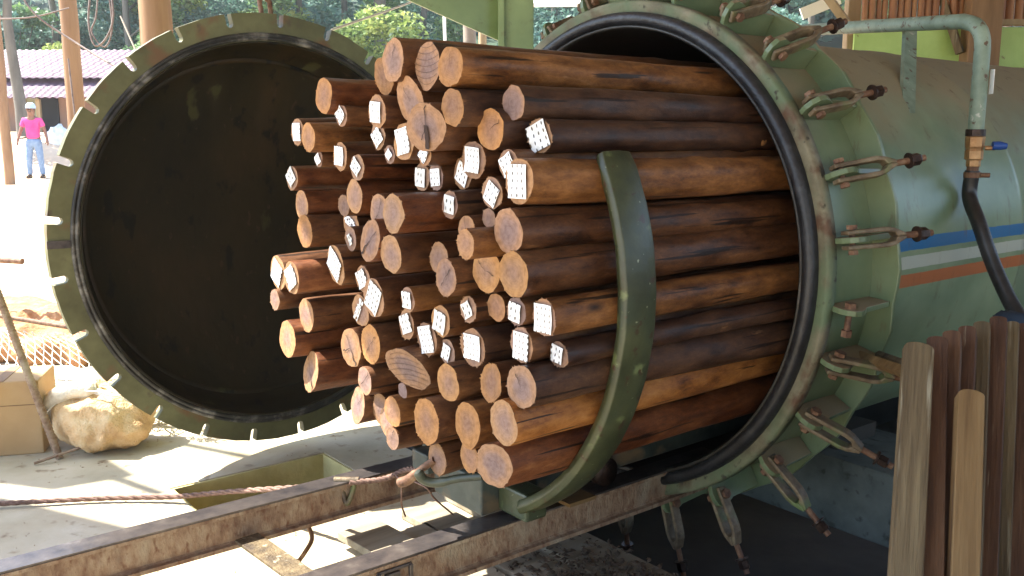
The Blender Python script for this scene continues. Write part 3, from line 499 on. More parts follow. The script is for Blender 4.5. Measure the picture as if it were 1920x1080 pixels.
# ------------------------------------------------------------------ the tank
LUGS = [7.7, 19.8, 33.5, 47.5, 60.5, 75.0, 89.0, 103.0, -5.2, -15.8, -28.5, -42.5, -59.0, -74.0, -88.5, -103.0]
LUGS += [117 + i * 14.0 for i in range(10)]
tank = empty('pressure_tank', TL, TROT, 'long green steel pressure tank, its mouth open around the log bundle', 'tank')
mb = MB(); mb.lathe([(.93, -.30), (.862, -.315), (.856, -.35), (.856, -1.55), (.860, -1.56), (.860, -1.60), (.856, -1.61), (.856, -3.2), (.860, -3.21), (.860, -3.26), (.856, -3.27), (.856, -6.6), (.6, -7.0), (0, -7.1)], 128)
mb.build('shell', M_SHELL, tank)
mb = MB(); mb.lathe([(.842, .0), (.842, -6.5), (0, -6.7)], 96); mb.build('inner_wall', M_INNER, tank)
mb = MB(); mb.lathe([(.905, -.012), (.936, .0), (.946, -.004), (.948, -.045), (.929, -.05)], 128); mb.build('front_ring', M_RING, tank)
mb = MB(); mb.lathe([(.860, -.03), (.860, .012), (.868, .022), (.884, .026), (.898, .020), (.905, .008), (.905, -.03)], 128); mb.build('mouth_seal', M_SEAL, tank)
mb = MB(); mb.lathe([(.842, -.05), (.846, .004), (.852, .012), (.859, .006), (.860, -.05)], 128); mb.build('inner_lip', noisy('lip_steel', [(.3, (.015, .014, .012)), (.6, (.035, .032, .026)), (.8, (.14, .13, .11))], 14, rough=.5), tank)
mb = MB(); mb.lathe([(.928, -.045), (.921, -.12), (.926, -.292)], 128); mb.build('neck', M_GREEN, tank)
# rear flange: many-sided plate, corners midway between lugs
LS = sorted(LUGS); cor = []
for i, a in enumerate(LS):
    b = LS[(i + 1) % len(LS)]; b += 360 if b < a else 0; g = (b - a); 
    if g > 4: cor += [(a + g * .28, 1.016), (a + g * .5, 1.020), (a + g * .72, 1.016), (b, 1.010)]
mb = MB(); n = len(cor); vs = []
for z, rr in ((-.288, None), (-.306, None), (-.288, .920), (-.306, .920)):
    for a, c in cor: q = rr or c; vs.append((q * math.cos(R(a)), q * math.sin(R(a)), z))
fs = []
for i in range(n):
    j = (i + 1) % n; fs += [(i, j, 2 * n + j, 2 * n + i), (j, i, n + i, n + j), (n + j, n + i, 3 * n + i, 3 * n + j)]
fs = [tuple(reversed(f)) for f in fs]; mb.add(vs, fs); mb.build('rear_flange', M_GREEN, tank, bevel=.003)
def radial_M(a):      # local X = radial, Y = tangential, Z = s
    return Matrix.Rotation(R(a), 4, 'Z')
lug_me = None; parts = {}
def lug_parent(ob, a):
    ob.rotation_euler = (0, 0, R(a)); return ob
mb = MB(); pts = [(.922, -.284), (.925, -.058), (.985, -.03)]
for k in range(7): an = R(-60 + 25 * k); pts.append((1.01 + .035 * math.cos(R(-30 + 20 * k) * 1) * 1.0, -.055 + .035 * math.sin(R(90 - 22 * k)) * 1.0))
pts = [(.922, -.284), (.925, -.045), (.975, -.03), (1.002, -.032), (1.024, -.045), (1.032, -.068), (1.028, -.09), (1.01, -.13), (1.0, -.284)]
# prism polygon lies in xy -> map (x, z)
Mx = Matrix(((1, 0, 0, 0), (0, 0, 1, -.009), (0, 1, 0, 0), (0, 0, 0, 1)))
mb.prism(pts, .018, Mx); lug0 = mb.build('lug', M_GREEN, tank, bevel=.002)
# swing bolt built with pin at origin, length along +X, tangential Y
def swing():
    mb = MB(); U = []
    g = .023; L_ = .160
    path = [(-.022, g), (L_ - .045, g), (L_ - .02, g * .8), (L_, 0.008)]
    out = [(x, y + .009) for x, y in path]; inn = [(x, y - .006) for x, y in path]
    for sgn in (1, -1):
        ring = [(-.03, g - .007), (-.03, g + .007)]
        poly = [(x, sgn * y) for x, y in ([(-.028, g - .007)] + inn[1:3] + [(L_ - .012, 0)] + [(L_ + .02, 0), (L_ + .02, .009)] + out[2:0:-1] + [(-.028, g + .007)])]
        if sgn < 0: poly = poly[::-1]
        mb.prism(poly, .040, None, z0=-.020)
    fork = mb.build('swing_bolt', M_FORK, tank, bevel=.004)
    mb = MB(); mb.tube([(L_ + .01, 0, 0), (.285, 0, 0)], .0105, 10); 
    mb.build('rod', M_RUST, fork)
    mb = MB(); mb.tube([(.228, 0, 0), (.233, 0, 0)], .025, 20, smooth=False); mb.tube([(.235, 0, 0), (.241, 0, 0), (.263, 0, 0), (.268, 0, 0)], [.017, .020, .020, .017], 6, smooth=False); mb.build('nut', M_DARKMETAL, fork)
    mb = MB(); mb.tube([(0, -.045, 0), (0, .045, 0)], .0095, 10); mb.tube([(0, .033, 0), (0, .046, 0)], .018, 6, smooth=False); mb.tube([(0, -.046, 0), (0, -.033, 0)], .016, 6, smooth=False); mb.build('pin', M_RUST, fork)
    return fork
fork0 = swing()
def tilt_for(a):
    a = (a + 180) % 360 - 180
    if a >= 0: return 20 + 5 * math.sin(a * 9)
    if a > -22: return 38
    if a > -35: return 62
    if a > -50: return 76
    return 86
first = True
for i, a in enumerate(LUGS):
    if i == 0: lg = lug0
    else: lg = lug0.copy(); COL.objects.link(lg); lg.parent = tank
    lg.rotation_euler = (0, 0, R(a)); lg.scale = (1, 1, 1)
    aa = (a + 180) % 360 - 180
    if abs(a + 5.2) < .1:      # this one has lost its swing bolt: only a pin bolt hangs in the lug
        mb = MB(); mb.tube([(0.990, .022, -.066), (0.990, -.075, -.066)], .010, 10); mb.tube([(0.990, -.062, -.066), (0.990, -.083, -.066)], .018, 6, smooth=False)
        mb.tube([(0.990, .008, -.066), (0.990, .026, -.066)], .019, 6, smooth=False)
        o = mb.build('pin', M_RUST, tank); o.rotation_euler = (0, 0, R(a)); continue
    if i == 0: fk = fork0
    else:
        fk = fork0.copy(); COL.objects.link(fk); fk.parent = tank
        for ch in [c for c in COL.objects if c.parent == fork0]:
            c = ch.copy(); COL.objects.link(c); c.parent = fk
    t = R(tilt_for(a)) 
    ax = Vector((math.sin(t), 0, -math.cos(t))); rnd_t = R(rnd.uniform(-7, 4))
    Mf = Matrix.Rotation(R(a), 4, 'Z') @ Matrix.Translation((0.990, 0, -.066)) @ Matrix(((ax.x, 0, ax.z * -1, 0), (0, 1, 0, 0), (ax.z, 0, ax.x, 0), (0, 0, 0, 1))) @ Matrix.Rotation(rnd_t, 4, 'Y')
    fk.matrix_parent_inverse = Matrix.Identity(4); fk.matrix_local = Mf
# small bar behind the ring top
mb = MB(); mb.tube([(-.16, .985, -.14), (.22, .965, -.14)], .028, 8); mb.build('top_bar', M_GREEN, tank)
# concrete beam under the tank
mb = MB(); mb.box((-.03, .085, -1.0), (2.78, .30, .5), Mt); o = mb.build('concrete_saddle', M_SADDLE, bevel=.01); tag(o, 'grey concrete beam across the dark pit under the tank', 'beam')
mb = MB(); mb.box((0, .24, -1.0), (1.0, .12, .3), Mt); o.select_set(False)
cr_ = mb.build('steel_cradle', M_PIT); tag(cr_, 'dark steel cradle between the tank belly and the concrete beam', 'cradle')

# ------------------------------------------------------------------ the door
DL = Vector((-1.1115, 4.3079, 1.0827)); DROT = (R(90), 0, R(39.763))
door = empty('tank_door', DL, DROT, 'huge round green steel door swung open, its dark hollow inside facing us', 'door')
slots = [87.1 + 14.4 * k for k in range(25)]; hw = .0165
pl = []
for k, a in enumerate(slots):
    w1 = math.degrees(math.asin(hw / 1.01)); w2 = math.degrees(math.asin(hw / .965))
    pl += [(a - w1, 1.01, 0), (a - w2, .966, 0), (a - w2 * .72, .9545, 0), (a, .949, 0), (a + w2 * .72, .9545, 0), (a + w2, .966, 0), (a + w1, 1.01, 0)]
    for j in range(1, 6): pl.append((a + w1 + (14.4 - 2 * w1) * j / 6, 1.01 + rnd.uniform(-.0015, .0015), 0))
mb = MB(); n = len(pl); vs = []
for z, inner in ((0, 0), (-.045, 0), (0, 1), (-.045, 1)):
    for a, r_, _ in pl: q = .884 if inner else r_; vs.append((q * math.cos(R(a)), q * math.sin(R(a)), z))
fs = []
for i in range(n):
    j = (i + 1) % n; fs += [(i, 2 * n + i, 2 * n + j, j)[::-1], (i, j, n + j, n + i)[::-1], (n + i, n + j, 3 * n + j, 3 * n + i)[::-1]]
mb.add(vs, fs); mb.build('flange', M_DOORFL, door)
mb = MB(); mb.lathe([(.922, -.002), (.922, .005), (.914, .010), (.907, .008), (.905, .003), (.901, .010), (.895, .013), (.888, .009), (.885, -.002), (.885, -.05)], 144); mb.build('door_seal', M_SEALD, door)
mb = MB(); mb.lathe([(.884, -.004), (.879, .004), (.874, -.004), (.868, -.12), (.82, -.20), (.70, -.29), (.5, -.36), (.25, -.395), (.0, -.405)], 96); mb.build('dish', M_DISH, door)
mb = MB(); mb.lathe([(.822, -.194), (.812, -.190), (.800, -.206)], 96); mb.build('weld_seam', M_DISH, door)
mb = MB(); mb.lathe([(.896, -.045), (.885, -.14), (.83, -.22), (.71, -.31), (.5, -.385), (.25, -.42), (.0, -.43)], 96); mb.build('outer_dome', M_ARM, door)
mb = MB(); mb.box((.968, 0, .004), (.09, .032, .008)); o = mb.build('locating_tab', M_RAILTOP, door); o.rotation_euler = (0, 0, R(179.2))
mb = MB(); mb.tube([(-.04 + .03, 1.0, -.06), (-.02, 1.07, -.06), (0, 1.09, -.06), (.03, 1.07, -.06), (.035, 1.0, -.06)], .012, 8); mb.tube([(.005, 1.08, -.06), (.005, 1.62, -.06)], .011, 8); mb.build('hanger', M_RUST, door)
# davit: post, bracket plate, boom over the frame
dp = at(967, 60, 4.75)
dv = empty('door_davit', (dp.x, dp.y, -0.9), label='pale green steel post with a wide triangular bracket carrying the door', cat='davit')
mb = MB(); mb.box((0, 0, 2.2), (.185, .12, 4.4)); mb.build('post', M_ARM, dv, bevel=.006)
mb = MB(); mb.box((-.075, -.075, 2.2), (.03, .03, 4.38)); mb.build('edge_strip', M_ARM, dv)
bx = door.matrix_world
db = DL + Vector((0, 0, 1.66)); dirb = Vector((db.x - dp.x, db.y - dp.y, 0)); Lb = dirb.length; dirb.normalize()
Mb = Matrix(((dirb.x, 0, -dirb.y, 0), (dirb.y, 0, dirb.x, 0), (0, 1, 0, 0), (0, 0, 0, 1)))
tri_z = (at(935, 66, 4.75).z + .9, at(745, 0, 4.6).z + .9)
mb = MB(); k_ = (tri_z[1] - tri_z[0]) / .55
mb.prism([(.09, tri_z[0] - .03), (.62, tri_z[1] - .01), (1.1, tri_z[1] + .16), (1.1, tri_z[1] + .34), (.09, tri_z[1] + .34)], .012, Mb, z0=-.03); mb.build('bracket', M_ARM, dv)
mb = MB(); mb.box((Lb / 2 + .05, tri_z[1] + .40, 0), (Lb + .2, .10, .10), Mb); mb.build('boom', M_ARM, dv)

# ------------------------------------------------------------------ the bundle of poles
def make_pole(rec, idx):
    u, v, D, s, et, bt, plate, crack, ob, label = rec
    r = D / 2 * (1.02 if plate else 1.035); rr = random.Random(idx * 13 + 5)
    root = empty('wooden_pole', T(u, v, s), TROT, label, 'pole', 'treated wooden poles bundled in the tank mouth')
    seed = rr.uniform(0, 100); n = 36; L_ = 2.3 + rr.uniform(-.15, .15) + s - 1
    zs = [0, -.006, -.03] + [-.03 - (L_ - .03) * k / 34 for k in range(1, 35)]
    tx, ty = math.tan(R(ob[0])), math.tan(R(ob[1]))
    el = 1 + rr.uniform(-.04, .05); ph = rr.uniform(0, 6.28)
    bx_, by_ = rr.uniform(-.028, .028), rr.uniform(-.022, .022)
    def rad(a, z):
        q = 1 + .035 * math.cos(2 * (a - ph)) + .09 * noise.noise(Vector((math.cos(a) * 1.2 + seed, math.sin(a) * 1.2, z * 1.1)))
        q += .065 * noise.noise(Vector((math.cos(a) * 2.2, math.sin(a) * 2.2 + seed, z * 5))) + .018 * noise.noise(Vector((math.cos(a) * 5, math.sin(a) * 5 + seed, z * 9)))
        return r * q
    # a knot swelling or two
    kn = [(rr.uniform(0, 6.28), -rr.uniform(.15, 1.6), rr.uniform(.05, .2)) for _ in range(5)]
    vs = []; fs = []
    for z in zs:
        cxo = bx_ * math.sin(z * 1.7 + seed) - bx_ * math.sin(seed); cyo = by_ * math.sin(z * 1.4 + seed) - by_ * math.sin(seed)
        for k in range(n):
            a = 2 * math.pi * k / n; q = rad(a, z) * (1 - .02 * min(1, -z))
            for (ka, kz, kh) in kn:
                dd = ((a - ka + math.pi) % (2 * math.pi) - math.pi) ** 2 * r * r + (z - kz) ** 2
                q += kh * r * math.exp(-dd / .0007)
            if z == 0: q *= .985 + .035 * noise.noise(Vector((math.cos(a) * 7 + seed, math.sin(a) * 7, 3)))
            x = q * math.cos(a); y = q * math.sin(a); f = max(0, 1 + z / .25)
            vs.append((x + cxo, y + cyo, z + (x * tx + y * ty) * f))
    for i in range(len(zs) - 1):
        for k in range(n):
            k2 = (k + 1) % n; fs.append((i * n + k, (i + 1) * n + k, (i + 1) * n + k2, i * n + k2))
    mb = MB(); mb.add(vs, fs, 0, True); mb.add(vs[-n:], [tuple(range(n))[::-1]], 0)
    # splinters left by the saw on the rim
    for _ in range(rr.choice((2, 6, 12, 20))):
        k = rr.randrange(n); a = 2 * math.pi * k / n; b = Vector(vs[k]); l = rr.uniform(.002, .006); d = Vector((math.cos(a) * .8, math.sin(a) * .8, rr.uniform(.1, .9))).normalized() * l; tt = Vector((-math.sin(a), math.cos(a), 0)) * rr.uniform(.0015, .004)
        mb.add([b - tt, b + tt, b + d, b - Vector((0, 0, .004))], [(0, 1, 2), (1, 3, 2), (3, 0, 2)], 1)
    mb.build('trunk', [BARK[bt], ENDG[et]], root)
    # the sawn face: rings of vertices so that it is not perfectly flat
    mb = MB(); cv = []; cf = []
    for i, q in enumerate((1, .8, .55, .3)):
        for k in range(n):
            x, y, z = vs[k]; x *= q; y *= q
            cv.append((x, y, x * tx + y * ty + .0005 + (.0022 * noise.noise(Vector((x * 60 + seed, y * 60, 0))) if i else 0)))
    cv.append((0, 0, .001))
    for i in range(3):
        for k in range(n): k2 = (k + 1) % n; cf.append((i * n + k, i * n + k2, (i + 1) * n + k2, (i + 1) * n + k))
    for k in range(n): cf.append((3 * n + k, 3 * n + (k + 1) % n, 4 * n))
    mb.add(cv, cf, 0, True)
    def crk(a0, r0, r1, w0):
        pts = []; m_ = 6
        for i in range(m_ + 1):
            t = i / m_; q = r0 + (r1 - r0) * t; a = a0 + rr.uniform(-.12, .12); x = q * math.cos(a); y = q * math.sin(a)
            pts.append((x, y, w0 * (.25 + .75 * t)))
        px_, py_ = math.cos(a0 + math.pi / 2), math.sin(a0 + math.pi / 2); V = []; F = []
        for (x, y, w_) in pts:
            for sg in (-1, 1): X = x + sg * px_ * w_; Y = y + sg * py_ * w_; V.append((X, Y, X * tx + Y * ty + .0036))
        for i in range(m_): F.append((2 * i, 2 * i + 1, 2 * i + 3, 2 * i + 2))
        mb.add(V, F, 1)
    if crack:
        a0 = rr.uniform(.3, 2.6); crk(a0, 0, r * rr.uniform(.6, .97), rr.uniform(.0008, .0022))
        if idx in (38, 67, 69): crk(a0 + math.pi, 0, r * .97, .0045)
        elif rr.random() < .6: crk(a0 + math.pi + rr.uniform(-.4, .4), 0, r * .6, .0014)
        if idx == 67: crk(a0 + 1.4, 0, r * .8, .003)
    if idx == 8:      # the deep notch
        mb.add([(-.012, -.062, .004 - .062 * ty), (.006, -.064, .004 - .064 * ty), (.012, -.03, .004 - .03 * ty), (.010, .004, .004), (-.006, .006, .004), (-.016, -.03, .004 - .03 * ty)], [(0, 1, 2, 3, 4, 5)], 1)
    if idx in (3, 71):
        for k in range(7):
            y0 = -r * .8 + k * r * .26; xs = [i / 8 * 2 - 1 for i in range(9)]; V = []; F = []
            hwid = math.sqrt(max(0, 1 - (y0 / r) ** 2)) * r * .93
            for x in xs: X = x * hwid; Y = y0 + .012 * (x * x) * (1 if idx == 3 else -1); V += [(X, Y, X * tx + Y * ty + .0034), (X, Y + .0013, X * tx + (Y + .0013) * ty + .0034)]
            for i in range(8): F.append((2 * i, 2 * i + 2, 2 * i + 3, 2 * i + 1))
            mb.add(V, F, 2)
    mb.build('cut_end', [ENDG[et], CRACK, BARK['d']], root)
    if plate:
        w_, h_, ro = plate; w_ *= D; h_ *= D; mb = MB()
        nn = Vector((-tx, -ty, 1)).normalized(); torn = idx in (35, 40, 62)
        nx, ny = 6, 6; V = []
        for j in range(ny + 1):
            for i in range(nx + 1):
                x = (i / nx - .5) * w_; y = (j / ny - .5) * h_; V.append((x, y, .0022 * math.sin(i * 1.1 + seed) * math.cos(j * .9 + seed)))
        F = [(j * (nx + 1) + i, j * (nx + 1) + i + 1, (j + 1) * (nx + 1) + i + 1, (j + 1) * (nx + 1) + i) for j in range(ny) for i in range(nx) if not (torn and (i + j * 2 + idx) % 5 == 0)]
        mb.add(V, F); o = mb.build('nail_plate', PLATE, root)
        so_ = o.modifiers.new('thickness', 'SOLIDIFY'); so_.thickness = .0012
        o.rotation_euler = (Vector((0, 0, 1)).rotation_difference(nn).to_matrix().to_4x4() @ Matrix.Rotation(R(ro), 4, 'Z')).to_euler()
        o.location = Vector((rr.uniform(-.004, .004), rr.uniform(-.005, .005), 0)); o.location.z = .0068 + o.location.x * tx + o.location.y * ty
        o.delta_location = (0, 0, 0)
    return root
for i, rec in enumerate(POLES):
    pr = make_pole(rec, i + 1)
    if i + 1 == 27:
        mb = MB(); mb.lathe([(.020, 0), (.019, .008), (.015, .014), (.008, .015), (0, .013)], 14, M=Matrix.Translation((.034, -.012, -.93)) @ Matrix.Rotation(R(90), 4, 'Y')); mb.build('knot', ENDG['o'], pr)
# ------------------------------------------------------------------ cart under the bundle
cart = empty('rail_cart', T(.0, -.79, .7), TROT, 'green steel cart under the bundle, with one tall curved stake', 'cart')
Ci = Matrix.Translation((0, .79, -.7))
mb = MB(); prof = [(.790, .655), (.785, .705), (.790, .760), (.812, .773), (.832, .766), (.838, .705), (.832, .650), (.812, .640)]
vs = []; fs = []; m = len(prof); na = 56; a0, a1 = -63, 29.5
for i in range(na + 1):
    a = R(a0 + (a1 - a0) * i / na); sh = 1.0
    for r_, s_ in prof:
        e = max(0, (i - na + 2) / 2) * .12; s2 = .70 + (s_ - .70) * (1 - e); r2_ = .814 + (r_ - .814) * (1 - e)
        vs.append((r2_ * math.cos(a), r2_ * math.sin(a), s2 + .0025 * noise.noise(Vector((i * .3, s_ * 20, 0)))))
for i in range(na):
    for k in range(m): k2 = (k + 1) % m; fs.append((i * m + k, i * m + k2, (i + 1) * m + k2, (i + 1) * m + k)[::-1])
fs += [tuple(range(m)), tuple(range(na * m, na * m + m))[::-1]]
vs = [Ci @ Vector(v) for v in vs]; mb.add(vs, fs, 0, True); mb.build('curved_stake', M_STAKE, cart, bevel=.004)
mb = MB(); mb.box((.10, -.722, .72), (.28, .125, .19), Ci); mb.build('end_beam', M_CART, cart, bevel=.008)
mb = MB(); mb.box((.315, -.728, .703), (.15, .095, .09), Ci); mb.build('stake_foot', M_STAKE, cart, bevel=.01)
mb = MB(); mb.box((-.33, -.70, -.45), (.09, .10, 2.2), Ci); mb.build('side_beam', M_CART, cart, bevel=.008)
mb = MB(); mb.box((.22, -.70, -.5), (.09, .10, 2.2), Ci); mb.build('side_beam', M_CART, cart, bevel=.008)
mb = MB(); mb.box((.33, -.752, .52), (.16, .012, .12), Ci); mb.build('foot_plate', M_PLANKY, cart)
def on_s(px, py, s):      # point of the plane s = const (square to the tank's axis) seen at a photograph pixel, in cart coordinates
    o = Vector((0, 0, CAM_H)); d = at(px, py, 1) - o; n = (TM.to_3x3() @ Vector((0, 0, 1))); t = (T(0, 0, s) - o).dot(n) / d.dot(n)
    return Ci @ (TM.inverted() @ (o + d * t))
mb = MB(); mb.tube(cr([on_s(905, 893, .92), on_s(860, 897, .96), on_s(820, 905, 1.0), on_s(795, 900, 1.03), on_s(783, 884, 1.05)], 6), [.013] * 10 + [.015] * 10 + [.016] * 4 + [.011], 10); mb.build('tow_hook', noisy('hook_dark', [(0.3, (0.02, 0.028, 0.02)), (0.7, (0.07, 0.08, 0.05))], 12, rough=.45), cart)
mb = MB(); mb.tube(cr([on_s(815, 862, 1.0), on_s(790, 880, 1.02), on_s(765, 900, 1.03), on_s(750, 905, 1.04)], 6), [.012] * 9 + [.017] * 10, 8); mb.build('hook_tongue', M_RUST, cart)
mb = MB(); mb.box((-.06, -.67, .80), (.10, .07, .12), Ci); mb.build('buffer_block', M_CART, cart, bevel=.006)
for (u_, s_) in ((-.36, -.1), (.28, .3), (-.36, -.9), (.28, -.9)):
    mb = MB(); q = Matrix.Translation(Ci @ Vector((u_, -.735, s_))) @ Matrix.Rotation(R(90), 4, 'Y')
    mb.lathe([(.0, -.03), (.045, -.03), (.052, -.02), (.052, .02), (.0, .02)], 24, M=q); mb.build('wheel', M_DARKMETAL, cart)

# ------------------------------------------------------------------ rails
def rail(u_, s0, s1, label):
    o = empty('rail', T(u_, -.792, s0), TROT, label, 'rail', 'steel rails running out of the tank')
    L_ = s1 - s0
    mb = MB(); poly = [(-.046, -.014), (-.046, -.0), (.046, .0), (.046, -.014), (.006, -.020), (.006, -.104), (.046, -.112), (.046, -.124), (-.046, -.124), (-.046, -.112), (-.006, -.104), (-.006, -.020)]
    poly = [(.046, -.002), (.046, -.013), (.030, -.018), (.026, -.022), (.026, -.104), (.032, -.110), (.046, -.113), (.046, -.126), (-.046, -.126), (-.046, -.113), (-.006, -.105), (-.006, -.02), (-.046, -.013), (-.046, -.002)]
    # long pieces so that the steel is not ruler-straight
    n = 26; vs = []; fs = []; m = len(poly)
    for i in range(n + 1):
        z = L_ * i / n; dx = .003 * noise.noise(Vector((z * 1.5, u_, 0))); dy = .002 * noise.noise(Vector((z * 2, u_, 5)))
        vs += [(x + dx, y + dy, z) for x, y in poly]
    for i in range(n):
        for k in range(m): k2 = (k + 1) % m; fs.append((i * m + k, (i + 1) * m + k, (i + 1) * m + k2, i * m + k2))
    fs += [tuple(range(m))[::-1] if False else tuple(range(m)), tuple(range(n * m, n * m + m))[::-1]]
    mb.add(vs, fs); mb.build('beam', M_RAIL, o)
    mb = MB(); mb.box((0, .0015, L_ / 2), (.090, .007, L_)); mb.build('rail_head', M_RAILTOP, o)
    return o
rl = rail(-.36, -.35, 5.2, 'rusty steel rail farther from us, running left out of the tank mouth')
rr_ = rail(.28, -.30, 5.2, 'tan rusty steel rail nearer to us, running past a small bracket')
mb = MB(); 
for dz in (-.055, .055): mb.box((.050, -.062, 1.50 + dz), (.012, .085, .012))
mb.box((.048, -.020, 1.50), (.008, .010, .12)); mb.box((.034, -.062, 1.50), (.012, .05, .05)); mb.build('bracket', M_RAILTOP, rr_, bevel=.002)
mb = MB(); mb.tube([(.03, -.055, .02), (.055, -.075, .02), (.05, -.11, .02)], .012, 8); mb.build('clip', M_RUST, rr_)
# strap across, shackle, rope
a = on_z(462, 1008, .19); b = on_z(600, 1105, .19); d = (b - a); mb = MB(); L_ = d.length; ang = math.atan2(d.y, d.x)
mb.box((L_ / 2, 0, 0), (L_, .085, .012)); o = mb.build('tie_strap', M_PLANK, bevel=.003); o.location = a; o.rotation_euler = (0, 0, ang); tag(o, 'pale flat strap laid across between the two rails', 'strap')
def things_tube(name, pts, r, mat, label, cat, n=8, group=None, flat=False):
    p0 = Vector(pts[0]); mb = MB(); mb.tube([Vector(p) - p0 for p in pts], r, n); o = mb.build(name, mat); o.location = p0; return tag(o, label, cat, group)
def twisted(pts, r, tw=70, strands=3):
    P = cr(pts, 14); out = []
    for st in range(strands):
        q = []
        for i, p in enumerate(P):
            t = (P[min(i + 1, len(P) - 1)] - P[max(i - 1, 0)]).normalized(); x = t.cross(Vector((0, 0, 1))).normalized(); y = t.cross(x); an = i * .9 + st * 2 * math.pi / strands
            q.append(p + (x * math.cos(an) + y * math.sin(an)) * r * .55)
        out.append(q)
    return out
rp = [on_z(-200, 958, .02), on_z(-60, 948, .02), on_z(60, 941, .02), on_z(200, 934, .02), on_z(330, 931, .03), on_z(430, 922, .08), on_z(540, 915, .18), on_z(640, 909, .27)]
mb = MB(); p0 = rp[0]
for q in twisted(rp, .011): mb.tube([p - p0 for p in q], .0065, 6)
o = mb.build('steel_rope', M_ROPE); o.location = p0; tag(o, 'twisted rusty cable stretched over the sunlit slab to the rail shackle', 'cable')
sh = on_z(650, 913, .27); o = empty('shackle', sh, (0, 0, 0), 'small pale worn shackle where the cable meets the farther rail', 'shackle')
mb = MB(); mb.tube(cr([(-.03, 0, .03), (-.015, .0, -.02), (0, -.01, -.06), (.02, 0, -.02), (.03, 0, .03)]), .010, 8); mb.build('bow', M_FORK, o)
mb = MB(); mb.tube([(-.045, 0, .025), (.045, 0, .025)], .014, 8); mb.build('pin', M_FORK, o)
rp = [on_z(655, 905, .29), on_z(720, 898, .30), on_z(765, 880, .33), on_z(800, 884, .36)]
mb = MB(); p0 = rp[0]
for q in twisted(rp, .010): mb.tube([p - p0 for p in q], .006, 6)
o = mb.build('tow_chain', M_ROPE); o.location = p0; tag(o, 'short rusty cable end between the shackle and the cart hook', 'cable')
things_tube('wire', cr([on_z(738, 888, .31), on_z(752, 905, .30), on_z(753, 945, .2), on_z(760, 968, .12)]), .0035, M_ROPE, 'thin bent wire hanging off the cart hook, left one', 'wire', 6, 'loose wires at the cart hook')
things_tube('wire', cr([on_z(770, 900, .31), on_z(800, 915, .30), on_z(815, 935, .22), on_z(850, 965, .10)]), .0035, M_ROPE, 'longer pale wire trailing right from the cart hook over the planks', 'wire', 6, 'loose wires at the cart hook')
things_tube('twig', cr([on_z(578, 985, .16), on_z(585, 1010, .14), on_z(572, 1035, .12), on_z(560, 1052, .1)]), [.008] * 24 + [.012], M_LOGPOST, 'short broken bark strip hanging under the farther rail', 'twig', 7)
# planks and debris between and beside the rails
def floor_plank(u0, u1, s0, s1, z, label, rot=0):
    c = T((u0 + u1) / 2, 0, (s0 + s1) / 2); mb = MB(); mb.box((0, 0, 0), (u1 - u0, s1 - s0, .03)); o = mb.build('floor_plank', M_FLOORPLANK, bevel=.003); o.location = (c.x, c.y, z)
    o.rotation_euler = (0, 0, R(-51.492 + rot)); return tag(o, label, 'plank', 'loose planks lying under the rails')
floor_plank(-.55, 1.9, .22, .43, .018, 'weathered plank along the edge of the dark pit, under both rails', 0)
floor_plank(-.5, 1.5, .47, .64, .018, 'grey plank second from the pit edge, under the cart end', 2)
floor_plank(-.35, 1.6, .70, .84, .018, 'narrow plank third from the pit edge, below the nearer rail', -3)
floor_plank(-.2, 1.2, .92, 1.12, .018, 'paler wide plank farthest from the pit edge', 1)
floor_plank(-.42, .28, .80, .98, .052, 'short light board lying on the planks just below the cart end', 4)
mb = MB(); r3 = random.Random(5)
for _ in range(1500):
    u_ = r3.gauss(.62, .28); s_ = r3.gauss(.45, .17)
    if not (.22 < s_ < 1.1): continue
    p = T(u_, 0, s_); l = r3.uniform(.005, .022); an = r3.uniform(0, 6.28); w_ = l * r3.uniform(.2, .6); z = .036 + r3.uniform(0, .012)
    dx = Vector((math.cos(an), math.sin(an), r3.uniform(-.3, .3))) * l; dy = Vector((-math.sin(an), math.cos(an), 0)) * w_; p.z = z
    mb.add([p - dx, p - dy, p + dx, p + dy, p + Vector((0, 0, l * .5))], [(0, 1, 4), (1, 2, 4), (2, 3, 4), (3, 0, 4)])
o = mb.build('bark_debris', M_DIRT); tag(o, 'dark bark crumbs and dirt strewn on the planks below the nearer rail', 'debris', kind='stuff')

mb = MB()
for _ in range(330):
    p = on_z(r3.uniform(0, 900), 790 + 290 * r3.random() ** 1.3, .002)
    uv = Mt.inverted() @ p
    if -1.44 < uv.x < -1.0 and .53 < uv.z < 1.32 or uv.z < .22: continue
    l = r3.uniform(.002, .007); an = r3.uniform(0, 6.28); dx = Vector((math.cos(an), math.sin(an), 0)) * l; dy = Vector((-math.sin(an), math.cos(an), 0)) * l * .4
    mb.add([p - dx, p - dy, p + dx, p + dy, p + Vector((0, 0, l * .5))], [(0, 1, 4), (1, 2, 4), (2, 3, 4), (3, 0, 4)])
o = mb.build('wood_crumbs', M_LOGPOST); tag(o, 'tiny wood crumbs scattered over the open concrete floor at the left', 'crumbs', kind='stuff')
